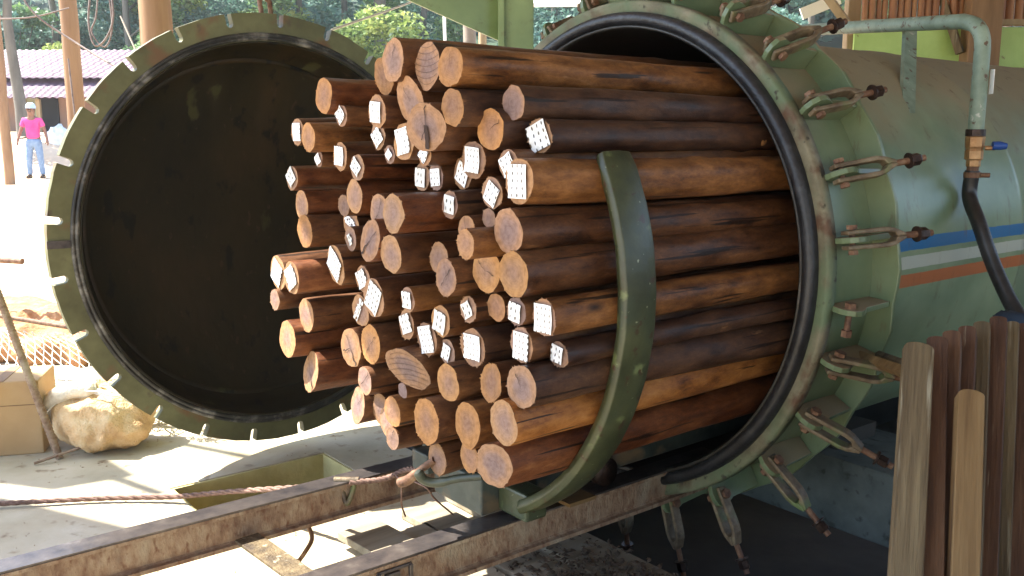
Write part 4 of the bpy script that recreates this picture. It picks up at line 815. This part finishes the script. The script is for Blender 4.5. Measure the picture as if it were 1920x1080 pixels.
# ------------------------------------------------------------------ pipe, valve, hose
pp = at(1830, 240, 3.44); top = at(1830, 42, 3.44); far = at(1478, 58, 5.0)
pt = Vector((pp.x, pp.y, top.z)); rp_ = .029
pipe = empty('supply_pipe', (pp.x, pp.y, pp.z), label='grey green pipe with an elbow passing over the tank top, brass valve below', cat='pipe')
dr = (far - pt).normalized(); P = [Vector((0, 0, -.03)), Vector((0, 0, pt.z - pp.z - .11))]
for k in range(1, 7):
    t = k / 7 * math.pi / 2; P.append(Vector((0, 0, pt.z - pp.z - .10)) + Vector((0, 0, .10 * math.sin(t))) + Vector((dr.x, dr.y, 0)) * .10 * (1 - math.cos(t)))
P.append(Vector((0, 0, pt.z - pp.z)) + dr * .13); P.append(far - Vector((pp.x, pp.y, pp.z)))
mb = MB(); mb.tube(P, rp_, 20); mb.tube([far - pp, far - pp + Vector((.05, .1, -.9))], rp_, 16); mb.build('pipe_run', M_PIPE, pipe)
q = T(.0, 0, 0)
sb = at(1704, 212, 3.515); st = at(1709, 55, 4.02) - pp; mb = MB(); sbl = sb - pp; wv = Vector((.034, .02, 0))
mb.add([sbl - wv, sbl + wv, st + wv, st - wv] + [p + Vector((.008, -.016, 0)) * -1 for p in (sbl - wv, sbl + wv, st + wv, st - wv)], [(0, 1, 2, 3), (7, 6, 5, 4), (0, 4, 5, 1), (1, 5, 6, 2), (2, 6, 7, 3), (3, 7, 4, 0)])
mb.build('support_bar', M_PIPE, pipe)
mb = MB(); mb.tube([(0, 0, -.03), (0, 0, -.005)], .036, 16, smooth=False); mb.build('thread', M_DARKMETAL, pipe)
mb = MB(); mb.lathe([(.0, -.145), (.026, -.145), (.026, -.12), (.033, -.118), (.033, -.085), (.030, -.08), (.034, -.07), (.036, -.035), (.033, -.03), (0, -.03)], 10, smooth=False); vz = mb.build('valve', M_BRASS, pipe, bevel=.002)
mb = MB(); mb.tube([(.03, -.02, -.075), (.062, -.03, -.075)], .009, 8); mb.build('valve_stem', M_BRASS, vz)
mb = MB(); mb.tube([(.050, -.035, -.066), (.075, -.04, -.066), (.098, -.042, -.068)], [.016, .017, .012], 10); mb.build('lever', M_BLUE, vz)
mb = MB(); mb.box((.034, -.022, .17), (.002, .03, .09)); mb.build('sticker', M_WHITE, pipe)
mb = MB(); mb.tube([(0, 0, -.145), (0, 0, -.185)], .022, 14); mb.build('nipple', M_RUST, pipe)
hose = empty('rubber_hose', pp + Vector((0, 0, -.175)), label='black ribbed rubber hose curving down from the brass valve', cat='hose')
H0 = pp + Vector((0, 0, -.16)); hp = cr([H0, H0 + Vector((-.003, 0, -.10)), at(1836, 420, 3.38), at(1860, 490, 3.34), at(1891, 560, 3.28), at(1925, 620, 3.2), at(1975, 720, 3.15)], 22)
hr = [.0265 + (.0012 if i % 2 else 0) for i in range(len(hp))]
mb = MB(); mb.tube([p - hose.location for p in hp], hr, 16); mb.build('tube', M_HOSE, hose)
mb = MB(); mb.tube([Vector((0, 0, -.012)), Vector((0, 0, .008))], .031, 16, smooth=False); mb.tube([(.02, -.02, -.002), (.052, -.03, -.002)], .009, 8); mb.build('hose_clamp', M_RUST, hose)
things_tube('cloth_rag', cr([at(1868, 604, 3.1), at(1890, 600, 3.05), at(1915, 606, 3.0), at(1950, 612, 3.0)]), [.012, .018, .03, .028, .032, .036, .03, .034, .03] + [.034] * 16, flat('dark_blue_cloth', (.02, .035, .06), .9), 'dark blue rag hanging by the hose above the stakes', 'rag')

# ------------------------------------------------------------------ planed stakes standing at the right
def stake(name, tx, ty, td, bx, by, bd, w_, th, mat, label, face=0.0):
    A = at(tx, ty, td); B = at(bx, by, bd); d = (A - B).normalized(); foot = B + d * ((0.03 - B.z) / d.z); L_ = (A - foot).length
    X = Vector((math.cos(face), math.sin(face), 0)); X = (X - d * X.dot(d)).normalized(); Y = d.cross(X)
    o_m = Matrix((X, Y, d)).transposed().to_4x4(); o_m.translation = foot
    c = w_ * .22; prof = [(-w_ / 2, 0), (w_ / 2, 0), (w_ / 2, L_ - c)] + [(w_ / 2 * math.cos(R(k)), L_ - c + c * math.sin(R(k))) for k in (30, 55, 75, 90, 105, 125, 150)] + [(-w_ / 2, L_ - c)]
    mb = MB(); mb.prism(prof, th, Matrix(((1, 0, 0, 0), (0, 0, -1, th / 2), (0, 1, 0, 0), (0, 0, 0, 1))))
    o = mb.build(name, mat, bevel=.002); o.matrix_world = o_m; return tag(o, label, 'stake', 'planed wooden stakes leaning together at the right')
stake('wooden_stake', 1722, 646, 2.42, 1697, 1080, 2.12, .074, .03, M_PLANK, 'widest grey-tan stake, its broad face towards us, leftmost of the leaning stakes', -.15)
stake('wooden_stake', 1757, 642, 2.50, 1748, 1080, 2.17, .052, .07, M_PLANKR, 'reddish stake directly right of the widest grey-tan one', -.5)
stake('wooden_stake', 1786, 631, 2.56, 1768, 1080, 2.22, .046, .07, M_PLANKR, 'third leaning stake, with a whitish worn rounded tip', -.6)
stake('wooden_stake', 1815, 622, 2.62, 1792, 1080, 2.27, .046, .07, M_PLANKR, 'reddish brown stake behind the top of the yellow one', -.6)
stake('wooden_stake', 1842, 613, 2.68, 1822, 1080, 2.33, .044, .07, M_PLANK, 'greyer stake rising straight behind the yellow one', -.6)
stake('wooden_stake', 1818, 736, 2.32, 1806, 1080, 2.12, .062, .045, M_PLANKY, 'short bright yellow stake with a long crack, in front of the others', -.2)
stake('wooden_stake', 1873, 603, 2.72, 1852, 1080, 2.38, .046, .07, M_PLANKR, 'brown stake right of the yellow one, tallest of the row', -.6)
stake('wooden_stake', 1899, 612, 2.76, 1880, 1080, 2.43, .036, .07, M_PLANK, 'thin dark stake, second from the right edge of the picture', -.6)
stake('wooden_stake', 1920, 616, 2.80, 1905, 1080, 2.46, .042, .07, M_PLANKR, 'darkest stake, cut off by the right edge of the picture', -.6)
bar('batten', at(1612, 668, 3.0), at(1712, 704, 2.6), .019, M_PLANKY, 'short yellowish batten poking out left from behind the leaning stakes', 'batten', True)
bar('batten', at(1640, 664, 3.05), at(1712, 690, 2.68), .017, M_PLANK, 'dull brown batten lying against the short yellowish one', 'batten', True)

# ------------------------------------------------------------------ left foreground: box, sack, bars, net
bx0 = on_z(36, 856, 0); o = empty('cardboard_box', (bx0.x - .115, bx0.y + .16, 0), (0, 0, R(14)), 'brown cardboard box standing on the slab at the left edge', 'box')
mb = MB(); mb.box((0, 0, .185), (.36, .32, .37)); mb.build('carton', M_CARD, o, bevel=.006)
mb = MB(); mb.box((0, -.1605, .25), (.36, .002, .004)); mb.box((0, 0, .3715), (.05, .322, .002)); mb.build('tape', M_LOGPOST, o)
mb = MB(); mb.box((-.1, -.15, .385), (.18, .16, .004), Matrix.Rotation(R(6), 4, 'X')); mb.build('flap', M_CARD, o)
def lump(name, c, parts, mat, parent=None, amp=.12, sc=3.0, res=40, pleat=0):
    """one skin over several ellipsoids: sphere rays pushed out to the farthest ellipsoid"""
    mb = MB(); vs = []; fs = []; nv = res // 2
    def dist(dv):
        best = .02
        for (ex, ey, ez, rx, ry, rz) in parts:
            # ray from the origin into the ellipsoid
            ax, ay, az = dv.x / rx, dv.y / ry, dv.z / rz; bx_, by_, bz_ = ex / rx, ey / ry, ez / rz
            A = ax * ax + ay * ay + az * az; B = -2 * (ax * bx_ + ay * by_ + az * bz_); Cc = bx_ ** 2 + by_ ** 2 + bz_ ** 2 - 1; D_ = B * B - 4 * A * Cc
            if D_ > 0: t = (-B + math.sqrt(D_)) / 2 / A; best = max(best, t)
        return best
    for j in range(nv + 1):
        for i in range(res):
            ph = math.pi * j / nv; th = 2 * math.pi * i / res; dv = Vector((math.sin(ph) * math.cos(th), math.sin(ph) * math.sin(th), math.cos(ph)))
            q = dist(dv) * (1 + amp * noise.noise(dv * sc + Vector((c[0], 0, 0))) + amp * .5 * noise.noise(dv * sc * 3)); q *= 1 + pleat * math.sin(th * 11 + 4 * noise.noise(dv * 1.5)) * math.sin(ph) + pleat * .6 * math.sin(dv.x * 22 + dv.z * 9 + 3 * noise.noise(dv * 2.5)); v = dv * q; v.z = max(v.z, -c[2] + .002); vs.append(v)
    for j in range(nv):
        for i in range(res): i2 = (i + 1) % res; fs.append((j * res + i, (j + 1) * res + i, (j + 1) * res + i2, j * res + i2))
    mb.add(vs, fs, 0, True); o = mb.build(name, mat, parent)
    if parent is None: o.location = c
    return o
s0 = on_z(200, 850, 0); sc_ = Vector((s0.x - .07, s0.y + .12, .14)); sk = empty('full_sack', (sc_.x, sc_.y, 0), label='bulging orange woven sack slumped on the slab beside the box', cat='sack')
o = lump('bag', (0, 0, .14), [(0.02, 0, 0, .24, .19, .15), (.12, -.03, -.03, .14, .14, .11), (-.12, .02, .03, .13, .13, .11), (-.05, .05, .10, .13, .12, .10), (.16, .06, .06, .10, .10, .09), (.02, -.10, -.04, .13, .11, .09)], M_SACK, sk, .09, 2.0, 120, .014); o.location = (0, 0, .14)
r3 = random.Random(9)
for k in range(4):
    mb = MB(); pts = []
    yy = -.06 + k * .06
    for i in range(24): an = math.pi * (i / 23); pts.append((.25 * math.cos(an) * .96, -.02 + yy + .03 * math.sin(i * .5 + k), .12 + .19 * math.sin(an) * 1.0 + .004 * math.sin(i * 2)))
    mb.tube(pts, .0035, 6); mb.build('string', M_WIRE, sk)
mb = MB(); mb.tube(cr([(-.28, .0, .12), (-.24, -.02, .22), (-.12, -.05, .30), (.0, -.04, .29), (.12, -.06, .25)]), [.03] * 8 + [.045] * 16 + [.02] * 9, 8); mb.build('tied_neck', noisy('plastic_white', [(0.3, (0.6, 0.52, 0.4)), (0.7, (0.8, 0.75, 0.66))], 20, rough=.4, bump=.6), sk)
rb = on_z(112, 860, 0.0); tp = at(-60, 400, 4.35); mb = MB(); d = tp - rb; nseg = 150
mb.tube([d * (i / nseg) for i in range(nseg + 1)], [.0165 if i % 2 else .0195 for i in range(nseg + 1)], 12); o = mb.build('ribbed_bar', M_RAIL); o.location = rb; tag(o, 'thick ribbed steel bar leaning up out of the left edge', 'bar')
things_tube('thin_rod', [on_z(64, 869, .01), on_z(166, 834, .06)], .007, M_RAIL, 'thin dark rod lying on the slab at the foot of the ribbed bar', 'rod')
# wire net
net = empty('wire_net', on_z(110, 735, 0), label='sagging hexagonal wire netting on a dark rail, left of the door', cat='netting')
cnr = [at(-70, 590, 5.9), at(160, 622, 5.7), at(-60, 760, 5.3), at(262, 742, 5.2)]
def npt(a, b):
    p = cnr[0].lerp(cnr[1], a).lerp(cnr[2].lerp(cnr[3], a), b); return p + Vector((0, .10 * math.sin(b * 3.1) + .03 * noise.noise(Vector((a * 4, b * 4, 0))), -.05 * math.sin(a * 3.14) * (1 - b)))
mb = MB(); nw, nh = 16, 9; E_ = set()
def nod(i, j): return npt((i + (.5 if j % 2 else 0)) / nw, j / nh)
for j in range(nh + 1):
    for i in range(nw):
        if j < nh:
            mb.tube([nod(i, j) - net.location, nod(i if j % 2 == 0 else i + 1, j + 1) - net.location], .0030, 5, cap=False)
            mb.tube([nod(i, j) - net.location, nod((i - 1) if j % 2 == 0 else i, j + 1) - net.location], .0030, 5, cap=False)
mb.build('mesh', M_WIRE, net)
mb = MB(); mb.tube([npt(-.2, -.02) - net.location, npt(1.05, -.02) - net.location], .016, 8); mb.build('top_rail', M_RUST, net)
mb = MB(); r4 = random.Random(4)
ta = on_z(262, 800, .05); tb = on_z(392, 815, .03)
for k in range(26):
    c = ta.lerp(tb, r4.random()); pts = [c - ta + Vector((r4.uniform(-.07, .07), r4.uniform(-.05, .05), r4.uniform(-.02, .06))) for _ in range(5)]; mb.tube(cr(pts, 5), .0026, 5)
o = mb.build('wire_tangle', M_WIRE); o.location = ta; tag(o, 'tangle of pale wire mesh on the slab below the door', 'wire')
m0 = on_z(95, 705, 0)
lump('soil_mound', (m0.x - .2, m0.y + .9, .02), [(0, 0, 0, 1.4, .6, .27), (-.7, .1, .03, .7, .5, .26)], M_REDEARTH, None, .25, 3, 70)['kind'] = 'structure'
for k, (py, px1) in enumerate(((374, 150), (404, 160))):
    a_ = on_z(-150, py, .05); b_ = on_z(px1, py + 3, .05); things_tube('timber_beam', [a_, b_], .06, M_PALEPOST, ('farther' if k == 0 else 'nearer') + ' of two straw coloured timbers lying across the sunlit yard', 'timber', 6)
p_ = at(46, 487, 6.6); bar('net_pole', at(-60, 484, 6.6), at(42, 490, 6.5), .022, M_RUST, 'short dark horizontal pole above the netting at the left edge', 'pole')

# cables and vines in the air
def cable(pts, r, mat, label, cat='cable'): things_tube('hanging_cable', cr(pts, 10), r, mat, label, cat, 6)
M_VINE = noisy('vine', [(0.3, (0.10, 0.07, 0.06)), (0.7, (0.22, 0.17, 0.14))], 20)
cable([at(20, -60, 9), at(60, 20, 9), at(150, 85, 9), at(260, 150, 8.6)], .010, M_VINE, 'thin dark cable slanting down right past the left log post')
cable([at(-20, 36, 9.5), at(60, 32, 9.5), at(130, 15, 9.6)], .008, M_VINE, 'thin pale line stretched to the left log post', 'line')
cable([at(172, -40, 8.8), at(166, 40, 8.8), at(178, 85, 8.8), at(200, 70, 8.8), at(212, 30, 8.8), at(205, -40, 8.8)], .010, M_VINE, 'loop of dull vine hanging over the purple roof')
cable([at(186, -40, 8.9), at(180, 30, 8.9), at(172, 60, 8.9), at(196, 88, 8.9), at(210, 50, 8.9), at(200, -40, 8.9)], .008, M_VINE, 'second thinner vine twisted with the hanging loop')
cable([at(226, 30, 7.8), at(240, 62, 7.8), at(256, 98, 7.8)], .007, M_WIRE, 'short pale cord left of the thick tan post', 'cord')
cable([at(622, 56, 4.75), at(680, 36, 5.4), at(760, 8, 6.4), at(830, -20, 7)], .007, M_WIRE, 'pale cord running from a door slot up to the right', 'cord')
cable([at(128, 110, 9.7), at(136, 180, 9.7), at(142, 230, 9.7)], .009, M_VINE, 'thin cord tied down the front of the left log post', 'cord')

# ------------------------------------------------------------------ house
hx = at(100, 245, 29.5); house = empty('tiled_house', (-14.5, 29.8, 1.5), label='low brown house under two tiers of purple corrugated tiles', cat='house')
Hi = Matrix.Translation((14.5, -29.8, -1.5))
def tiles(x0, x1, e0, e1, name):      # e0 = (y, z) eave, e1 = (y, z) ridge
    mb = MB(); nx = int((x1 - x0) / .055); rows = 8; vs = []; fs = []
    for j in range(rows + 1):
        for sub in (0, 1):
            if j == rows and sub: continue
            t = (j + (sub * .98)) / rows; y = e0[0] + (e1[0] - e0[0]) * t; z = e0[1] + (e1[1] - e0[1]) * t + (.0 if sub == 0 else -.045) + .02
            for i in range(nx + 1): x = x0 + (x1 - x0) * i / nx; vs.append(Hi @ Vector((x, y, z + .05 * abs(math.sin(x * math.pi / .24)))))
    nrow = len(vs) // (nx + 1)
    for j in range(nrow - 1):
        for i in range(nx): fs.append((j * (nx + 1) + i, j * (nx + 1) + i + 1, (j + 1) * (nx + 1) + i + 1, (j + 1) * (nx + 1) + i))
    mb.add(vs, fs, 0, True); o = mb.build(name, M_TILE, house); s_ = o.modifiers.new('thickness', 'SOLIDIFY'); s_.thickness = .02; return o
ez1 = at(100, 187, 28.3).z; rz1 = at(100, 152, 29.6).z; ez2 = at(100, 151, 29.2).z; rz2 = at(100, 101, 33).z
tiles(-20, -6.2, (28.3, ez1), (29.9, rz1 + .05), 'porch_roof'); tiles(-20, -6.2, (29.3, ez2), (33.0, rz2), 'roof')
mb = MB(); mb.box((-13.1, 30.2, 2.3), (13.6, .2, 1.9), Hi); mb.box((-17.9, 30.2, 2.3), (3.6, .24, 1.9), Hi); mb.build('wall', M_HOUSE, house)
mb = MB(); mb.box((-13.1, 30.1, rz1 - .05), (13.8, .12, .22), Hi); mb.build('fascia', noisy('fascia', [(0.3, (0.10, 0.05, 0.05)), (0.7, (0.16, 0.09, 0.08))], 3), house)
xa = at(86, 200, 29.9).x; xb = at(121, 200, 29.9).x
mb = MB(); mb.box(((xa + xb) / 2, 30.08, 2.15), (xb - xa, .06, 1.6), Hi); mb.build('doorway', M_DOORWAY, house)
xa = at(62, 200, 29.9).x; xb = at(84, 200, 29.9).x
mb = MB(); mb.box(((xa + xb) / 2, 30.07, 2.35), (xb - xa, .05, 1.1), Hi); mb.build('window', noisy('window_pale', [(0.3, (0.35, 0.42, 0.22)), (0.7, (0.6, 0.62, 0.5))], 2), house)
for px in (25, 60, 86, 150, 210):
    xp = at(px, 200, 28.5).x; mb = MB(); mb.box((xp, 28.6, (1.5 + ez1) / 2), (.12, .12, ez1 - 1.5), Hi); mb.build('porch_post', M_PALEPOST, house)
wp = at(112, 262, 25.4); lump('white_bundle', (wp.x, wp.y, wp.z), [(0, 0, 0, .34, .3, .38)], noisy('white_cloth', [(0.3, (.45, .5, .55)), (0.7, (.75, .8, .85))], 6), None, .3, 4, 24); tag(COL.objects['white_bundle'], 'white and bluish cloth bundle on the bank behind the person', 'bundle')

# ------------------------------------------------------------------ person in the yard
def skin(name, verts, edges, radii, mat, parent=None, sub=2, root=0):
    me = bpy.data.meshes.new(name); me.from_pydata(verts, edges, []); me.materials.append(mat); o = bpy.data.objects.new(name, me); COL.objects.link(o); o.parent = parent
    s_ = o.modifiers.new('skin', 'SKIN'); s_.use_smooth_shade = True; o.modifiers.new('sub', 'SUBSURF').levels = sub; o.modifiers['sub'].render_levels = sub
    for i, r_ in enumerate(radii):
        sv = me.skin_vertices[0].data[i]; sv.radius = r_ if isinstance(r_, tuple) else (r_, r_); sv.use_root = (i == root)
    return o
pf = at(69, 333, 22.4); pe = empty('person', (pf.x, pf.y, terrain_z(pf.x, pf.y)), (0, 0, R(10)), 'person in a pink T-shirt, blue jeans and a light cap, standing in the yard', 'person')
M_SKIN = flat('skin', (0.20, 0.095, 0.06), .6); M_PINK = noisy('pink_cotton', [(0.3, (0.62, 0.045, 0.22)), (0.7, (0.72, 0.075, 0.29))], 6, rough=.9); M_JEAN = noisy('blue_denim', [(0.3, (0.12, 0.20, 0.34)), (0.7, (0.22, 0.32, 0.47))], 12, rough=.9)
V = [(0, 0, .98), (0, .01, 1.12), (0, 0, 1.30), (0, 0, 1.44), (0, -.01, 1.52), (0, -.02, 1.60), (0, -.03, 1.70), (0, -.01, 1.77)]
Rr = [(.15, .11), (.14, .10), (.16, .11), (.12, .085), (.055, .055), (.072, .085), (.085, .095), (.06, .06)]; Ed = [(i, i + 1) for i in range(7)]
def addc(chain, rads, start):
    p = start
    for c, r_ in zip(chain, rads): V.append(c); Rr.append(r_); Ed.append((p, len(V) - 1)); p = len(V) - 1
    return p
for sg in (-1, 1):
    e = addc([(sg * .17, 0, 1.43), (sg * .27, .0, 1.18), (sg * .33, -.07, .96), (sg * .34, -.09, .90)], [.055, .044, .032, .028], 3)
    for k in range(4): addc([(sg * (.345 + .004), -.125 + k * .022, .86), (sg * .34, -.13 + k * .022, .81 - (.012 if k in (1, 2) else 0))], [.011, .009], e)
    addc([(sg * .315, -.13, .87), (sg * .31, -.145, .84)], [.012, .010], e)
    f = addc([(sg * .10, 0, .88), (sg * .13, -.02, .50), (sg * .15, .02, .09), (sg * .16, -.10, .04)], [.09, .06, .042, .035], 0)
addc([(0, -.125, 1.655)], [.014], 5); addc([(-.083, 0, 1.66)], [.02], 5); addc([(.083, 0, 1.66)], [.02], 5)
skin('body', V, Ed, Rr, M_SKIN, pe)
V2 = [(0, 0, .93), (0, 0, 1.08), (0, 0, 1.28), (0, 0, 1.42), (0, 0, 1.475)] ; R2 = [(.175, .135), (.165, .125), (.185, .13), (.13, .095), (.075, .07)]; E2 = [(0, 1), (1, 2), (2, 3), (3, 4)]
for sg in (-1, 1): n0 = len(V2); V2 += [(sg * .18, 0, 1.42), (sg * .245, 0, 1.24)]; R2 += [.072, .07]; E2 += [(3, n0), (n0, n0 + 1)]
skin('shirt', V2, E2, R2, M_PINK, pe)
V2 = [(0, 0, 1.0), (0, 0, .90)]; R2 = [(.16, .12), (.165, .125)]; E2 = [(0, 1)]
for sg in (-1, 1): n0 = len(V2); V2 += [(sg * .10, 0, .84), (sg * .13, -.02, .50), (sg * .15, .02, .07)]; R2 += [.105, .078, .066]; E2 += [(1, n0), (n0, n0 + 1), (n0 + 1, n0 + 2)]
skin('jeans', V2, E2, R2, M_JEAN, pe, 2, 1)
mb = MB(); M_CAP = flat('cap_cloth', (0.42, 0.55, 0.75), .8); mb.lathe([(.112, 1.695), (.114, 1.74), (.095, 1.80), (.05, 1.835), (0, 1.84)], 24, M=Matrix.Translation((0, -.02, 0))); mb.prism([(-.085, -.10), (.085, -.10), (.07, -.19), (0, -.215), (-.07, -.19)], .012, z0=1.70); mb.build('cap', M_CAP, pe)
for sg in (-1, 1):
    mb = MB(); mb.tube([(sg * .15, .06, .05), (sg * .155, -.04, .05), (sg * .16, -.16, .035)], [.045, .05, .035], 12); mb.build('shoe', M_DARKMETAL, pe)
mb = MB(); 
for sg in (-1, 1): mb.tube([(sg * .035, -.118, 1.69), (sg * .035, -.126, 1.69)], .011, 8)
mb.tube([(-.028, -.112, 1.615), (0, -.118, 1.612), (.028, -.112, 1.615)], .006, 6); mb.build('face_marks', flat('dark_features', (.03, .015, .012)), pe)

# ------------------------------------------------------------------ trees and undergrowth behind
def leafmat(name, a, b_, c_):
    m, nt, b = newmat(name); tc = N(nt, 'ShaderNodeTexCoord'); n1 = N(nt, 'ShaderNodeTexNoise'); n1.inputs['Scale'].default_value = 1.3; n1.inputs['Detail'].default_value = 6; nt.links.new(tc.outputs['Object'], n1.inputs[0])
    r = ramp(nt, n1.outputs[0], [(.3, a), (.5, b_), (.68, c_)]); nt.links.new(r.outputs[0], b.inputs['Base Color']); b.inputs['Roughness'].default_value = .6
    tr = N(nt, 'ShaderNodeBsdfTranslucent'); nt.links.new(r.outputs[0], tr.inputs[0]); ad = N(nt, 'ShaderNodeMixShader'); ad.inputs[0].default_value = .3
    out = nt.nodes['Material Output']; nt.links.new(b.outputs[0], ad.inputs[1]); nt.links.new(tr.outputs[0], ad.inputs[2]); nt.links.new(ad.outputs[0], out.inputs[0]); return m
LEAF = [leafmat('leaf_teal', (.06, .14, .12), (.09, .19, .15), (.15, .26, .19)), leafmat('leaf_green', (.05, .12, .06), (.11, .21, .08), (.22, .34, .12)), leafmat('leaf_yellow', (.12, .20, .06), (.24, .34, .09), (.42, .46, .14))]
M_TRUNK = noisy('forest_trunk', [(0.3, (0.07, 0.065, 0.055)), (0.7, (0.18, 0.165, 0.14))], 3, stretch=(1, 1, .2), rough=.9, bump=.3)
def leaves(blobs, count, size, seed):
    q = random.Random(seed); mb = MB(); vs = mb.v; fs = mb.f
    for _ in range(count):
        cx, cy, cz, rx, ry, rz = blobs[q.randrange(len(blobs))]
        d = Vector((q.gauss(0, 1), q.gauss(0, 1), q.gauss(0, 1))).normalized() * (q.random() ** .45)
        p = Vector((cx + d.x * rx, cy + d.y * ry, cz + d.z * rz)); s_ = size * q.uniform(.5, 1.3)
        a = Vector((q.gauss(0, 1), q.gauss(0, 1), q.gauss(0, .6))).normalized(); b = a.cross(Vector((q.gauss(0, 1), q.gauss(0, 1), q.gauss(0, 1)))).normalized()
        n = len(vs); vs += [tuple(p - a * s_), tuple(p + b * s_ * .45), tuple(p + a * s_), tuple(p - b * s_ * .45)]; fs.append((n, n + 1, n + 2, n + 3)); mb.m.append(0); mb.sm.append(False)
    return mb
def tree(x, y, h, label, seed, lm, crown_lo=.25, cr_r=2.2, count=7500, tr_r=.16, size=.125):
    q = random.Random(seed); z0 = terrain_z(x, y); o = empty('forest_tree', (x, y, z0 - .1), label=label, cat='tree', group='trees behind the yard')
    mb = MB(); n = 10; ln = q.uniform(-.06, .06); pts = [(ln * h * i / n + q.uniform(-.06, .06), q.uniform(-.06, .06), h * i / n) for i in range(n + 1)]
    mb.tube(pts, [tr_r * (1.25 - .95 * i / n) for i in range(n + 1)], 10); bl = []
    for k in range(q.randint(8, 11)):
        t = q.uniform(crown_lo, .98); a = q.uniform(0, 6.28); l = cr_r * q.uniform(.4, 1.0) * (1 - .4 * t); b = Vector(pts[min(n, int(t * n))]); e = b + Vector((math.cos(a) * l, math.sin(a) * l, l * .4))
        mb.tube([b, b.lerp(e, .5) + Vector((0, 0, .12)), e], [tr_r * .35, tr_r * .22, tr_r * .1], 6); rr2 = q.uniform(.5, 1.0) * cr_r * .5; bl.append((e.x, e.y, e.z, rr2, rr2, rr2 * .75))
    mb.build('trunk', M_TRUNK, o); leaves(bl, count, size, seed + 1).build('crown', LEAF[lm], o); return o
TR = [(30, 25.5, 8, 'leafy tree with yellow-green foliage hanging over the house at far left', 2, .3, 2.4), (110, 37, 11, 'teal leaved tree just left of the sunlit log post', 0, .1, 3), (190, 40, 12, 'dark teal tree between the two log posts', 0, .1, 3.2),
 (250, 35.5, 10, 'green tree close left of the thick tan post', 1, .15, 2.8), (350, 37, 11, 'bright yellow-green tree right of the thick tan post', 2, .1, 3), (430, 40, 12, 'teal tree with a slim grey trunk behind the door top', 0, .15, 3), (520, 36, 12, 'tree with a thick grey trunk behind the door hanger', 1, .3, 2.6),
 (575, 38, 11, 'lighter green tree right of the door hanger', 2, .12, 3), (650, 41, 12, 'dull teal tree above the right shoulder of the door', 0, .1, 3.2), (715, 36.5, 12, 'tree with mottled trunk above the top left poles', 1, .25, 2.8), (790, 39, 11, 'teal tree over the middle of the top poles', 0, .1, 3.2),
 (860, 43, 12, 'shady tree beneath the triangular bracket', 0, .1, 3.4), (1040, 40, 11, 'pale teal tree right of the green bracket post', 0, .08, 3.4), (1130, 37, 11, 'greener tree left of the pale post over the mouth', 1, .08, 3), (1270, 41, 11, 'teal tree above the top clevis bolts', 0, .08, 3.4), (1430, 39, 11, 'teal tree right of the topmost bolts', 0, .08, 3.4), (1520, 43, 12, 'dusky tree behind the tilted white board', 1, .08, 3.4)]
for i, (px, d, h, lb, lm, cl, r_) in enumerate(TR):
    p = at(px, 100, d); tree(p.x, p.y, h, lb, 100 + i * 7, lm, cl, r_, tr_r=.26 if 'trunk' in lb else .14)
BL = ["forest edge bush leftmost of all, cut by the picture's left edge", 'forest edge bush under the yellow-green tree at far left', 'forest edge bush behind the left end of the purple roof', 'forest edge bush just left of the sunlit log post', 'forest edge bush right of the sunlit log post', 'forest edge bush under the hanging vine loop', 'forest edge bush left of the thick tan post', 'forest edge bush right of the thick tan post', 'forest edge bush over the upper left of the door rim', 'forest edge bush left of the door hanger', 'forest edge bush right of the door hanger', 'forest edge bush over the upper right of the door rim', 'forest edge bush where the pale cord meets the door slot', 'forest edge bush above the top left poles', 'forest edge bush left of the green bracket', 'forest edge bush below the slanting bracket edge', 'forest edge bush right of the grey-brown thin post', 'forest edge bush between the bracket post and the white pole', 'forest edge bush right of the white pole by the tank mouth', 'forest edge bush behind the topmost clevis bolts', "forest edge bush behind the horizontal pipe's left end", 'forest edge bush left of the squared post by the cane wall']
q = random.Random(77)
for i in range(22):
    px = -60 + i * 78; d = 33.5 + (i * 7 % 5) * 1.1; p = at(px, 120, d); z0 = terrain_z(p.x, p.y); hgt = q.uniform(3.2, 5.6)
    o = empty('forest_bush', (p.x, p.y, z0 - .1), label=None, cat='bush', group='undergrowth bushes at the forest edge')
    tag(o, BL[i])
    bl = [(q.uniform(-1.3, 1.3), q.uniform(-.5, .5), hgt * q.uniform(.2, .8), q.uniform(.5, 1), q.uniform(.5, 1), q.uniform(.4, .9)) for _ in range(9)]
    mb = leaves(bl, 5200, .115, 300 + i); mb.build('foliage', LEAF[(0, 1, 0, 2, 0, 1, 0)[i % 7]], o)
    mb = MB()
    for k in range(5): b = bl[k]; mb.tube([(0, 0, 0), (b[0] * .5, b[1] * .5, b[2] * .5), b[:3]], [.05, .035, .015], 5)
    mb.build('stem', M_TRUNK, o)
# far wooded hillside closing the view
mb = MB(); q = random.Random(11); bl = []
for k in range(150):
    x = q.uniform(-34, 34); y = q.uniform(47, 60); bl.append((x, y, terrain_z(x, y) + q.uniform(0, 11), 2.6, 2.2, 2.2))
o = leaves(bl, 42000, .34, 12).build('far_woods', LEAF[0]); tag(o, 'distant teal wooded hillside seen through gaps between the nearer trees', 'woods', kind='stuff')

# ------------------------------------------------------------------ dusty air
mb = MB(); mb.box((0, 30, 13), (160, 110, 36)); hz = mb.build('haze', bpy.data.materials.new('haze_air')); hm = hz.data.materials[0]; hm.use_nodes = True; hn = hm.node_tree
for n_ in list(hn.nodes): hn.nodes.remove(n_)
ho = hn.nodes.new('ShaderNodeOutputMaterial'); hv = hn.nodes.new('ShaderNodeVolumePrincipled'); hv.inputs['Density'].default_value = 0.0010; hv.inputs['Color'].default_value = (.93, .95, .90, 1); hv.inputs['Anisotropy'].default_value = .2
hn.links.new(hv.outputs[0], ho.inputs['Volume']); tag(hz, 'thin pale dusty air over the yard and trees', 'haze', kind='stuff')
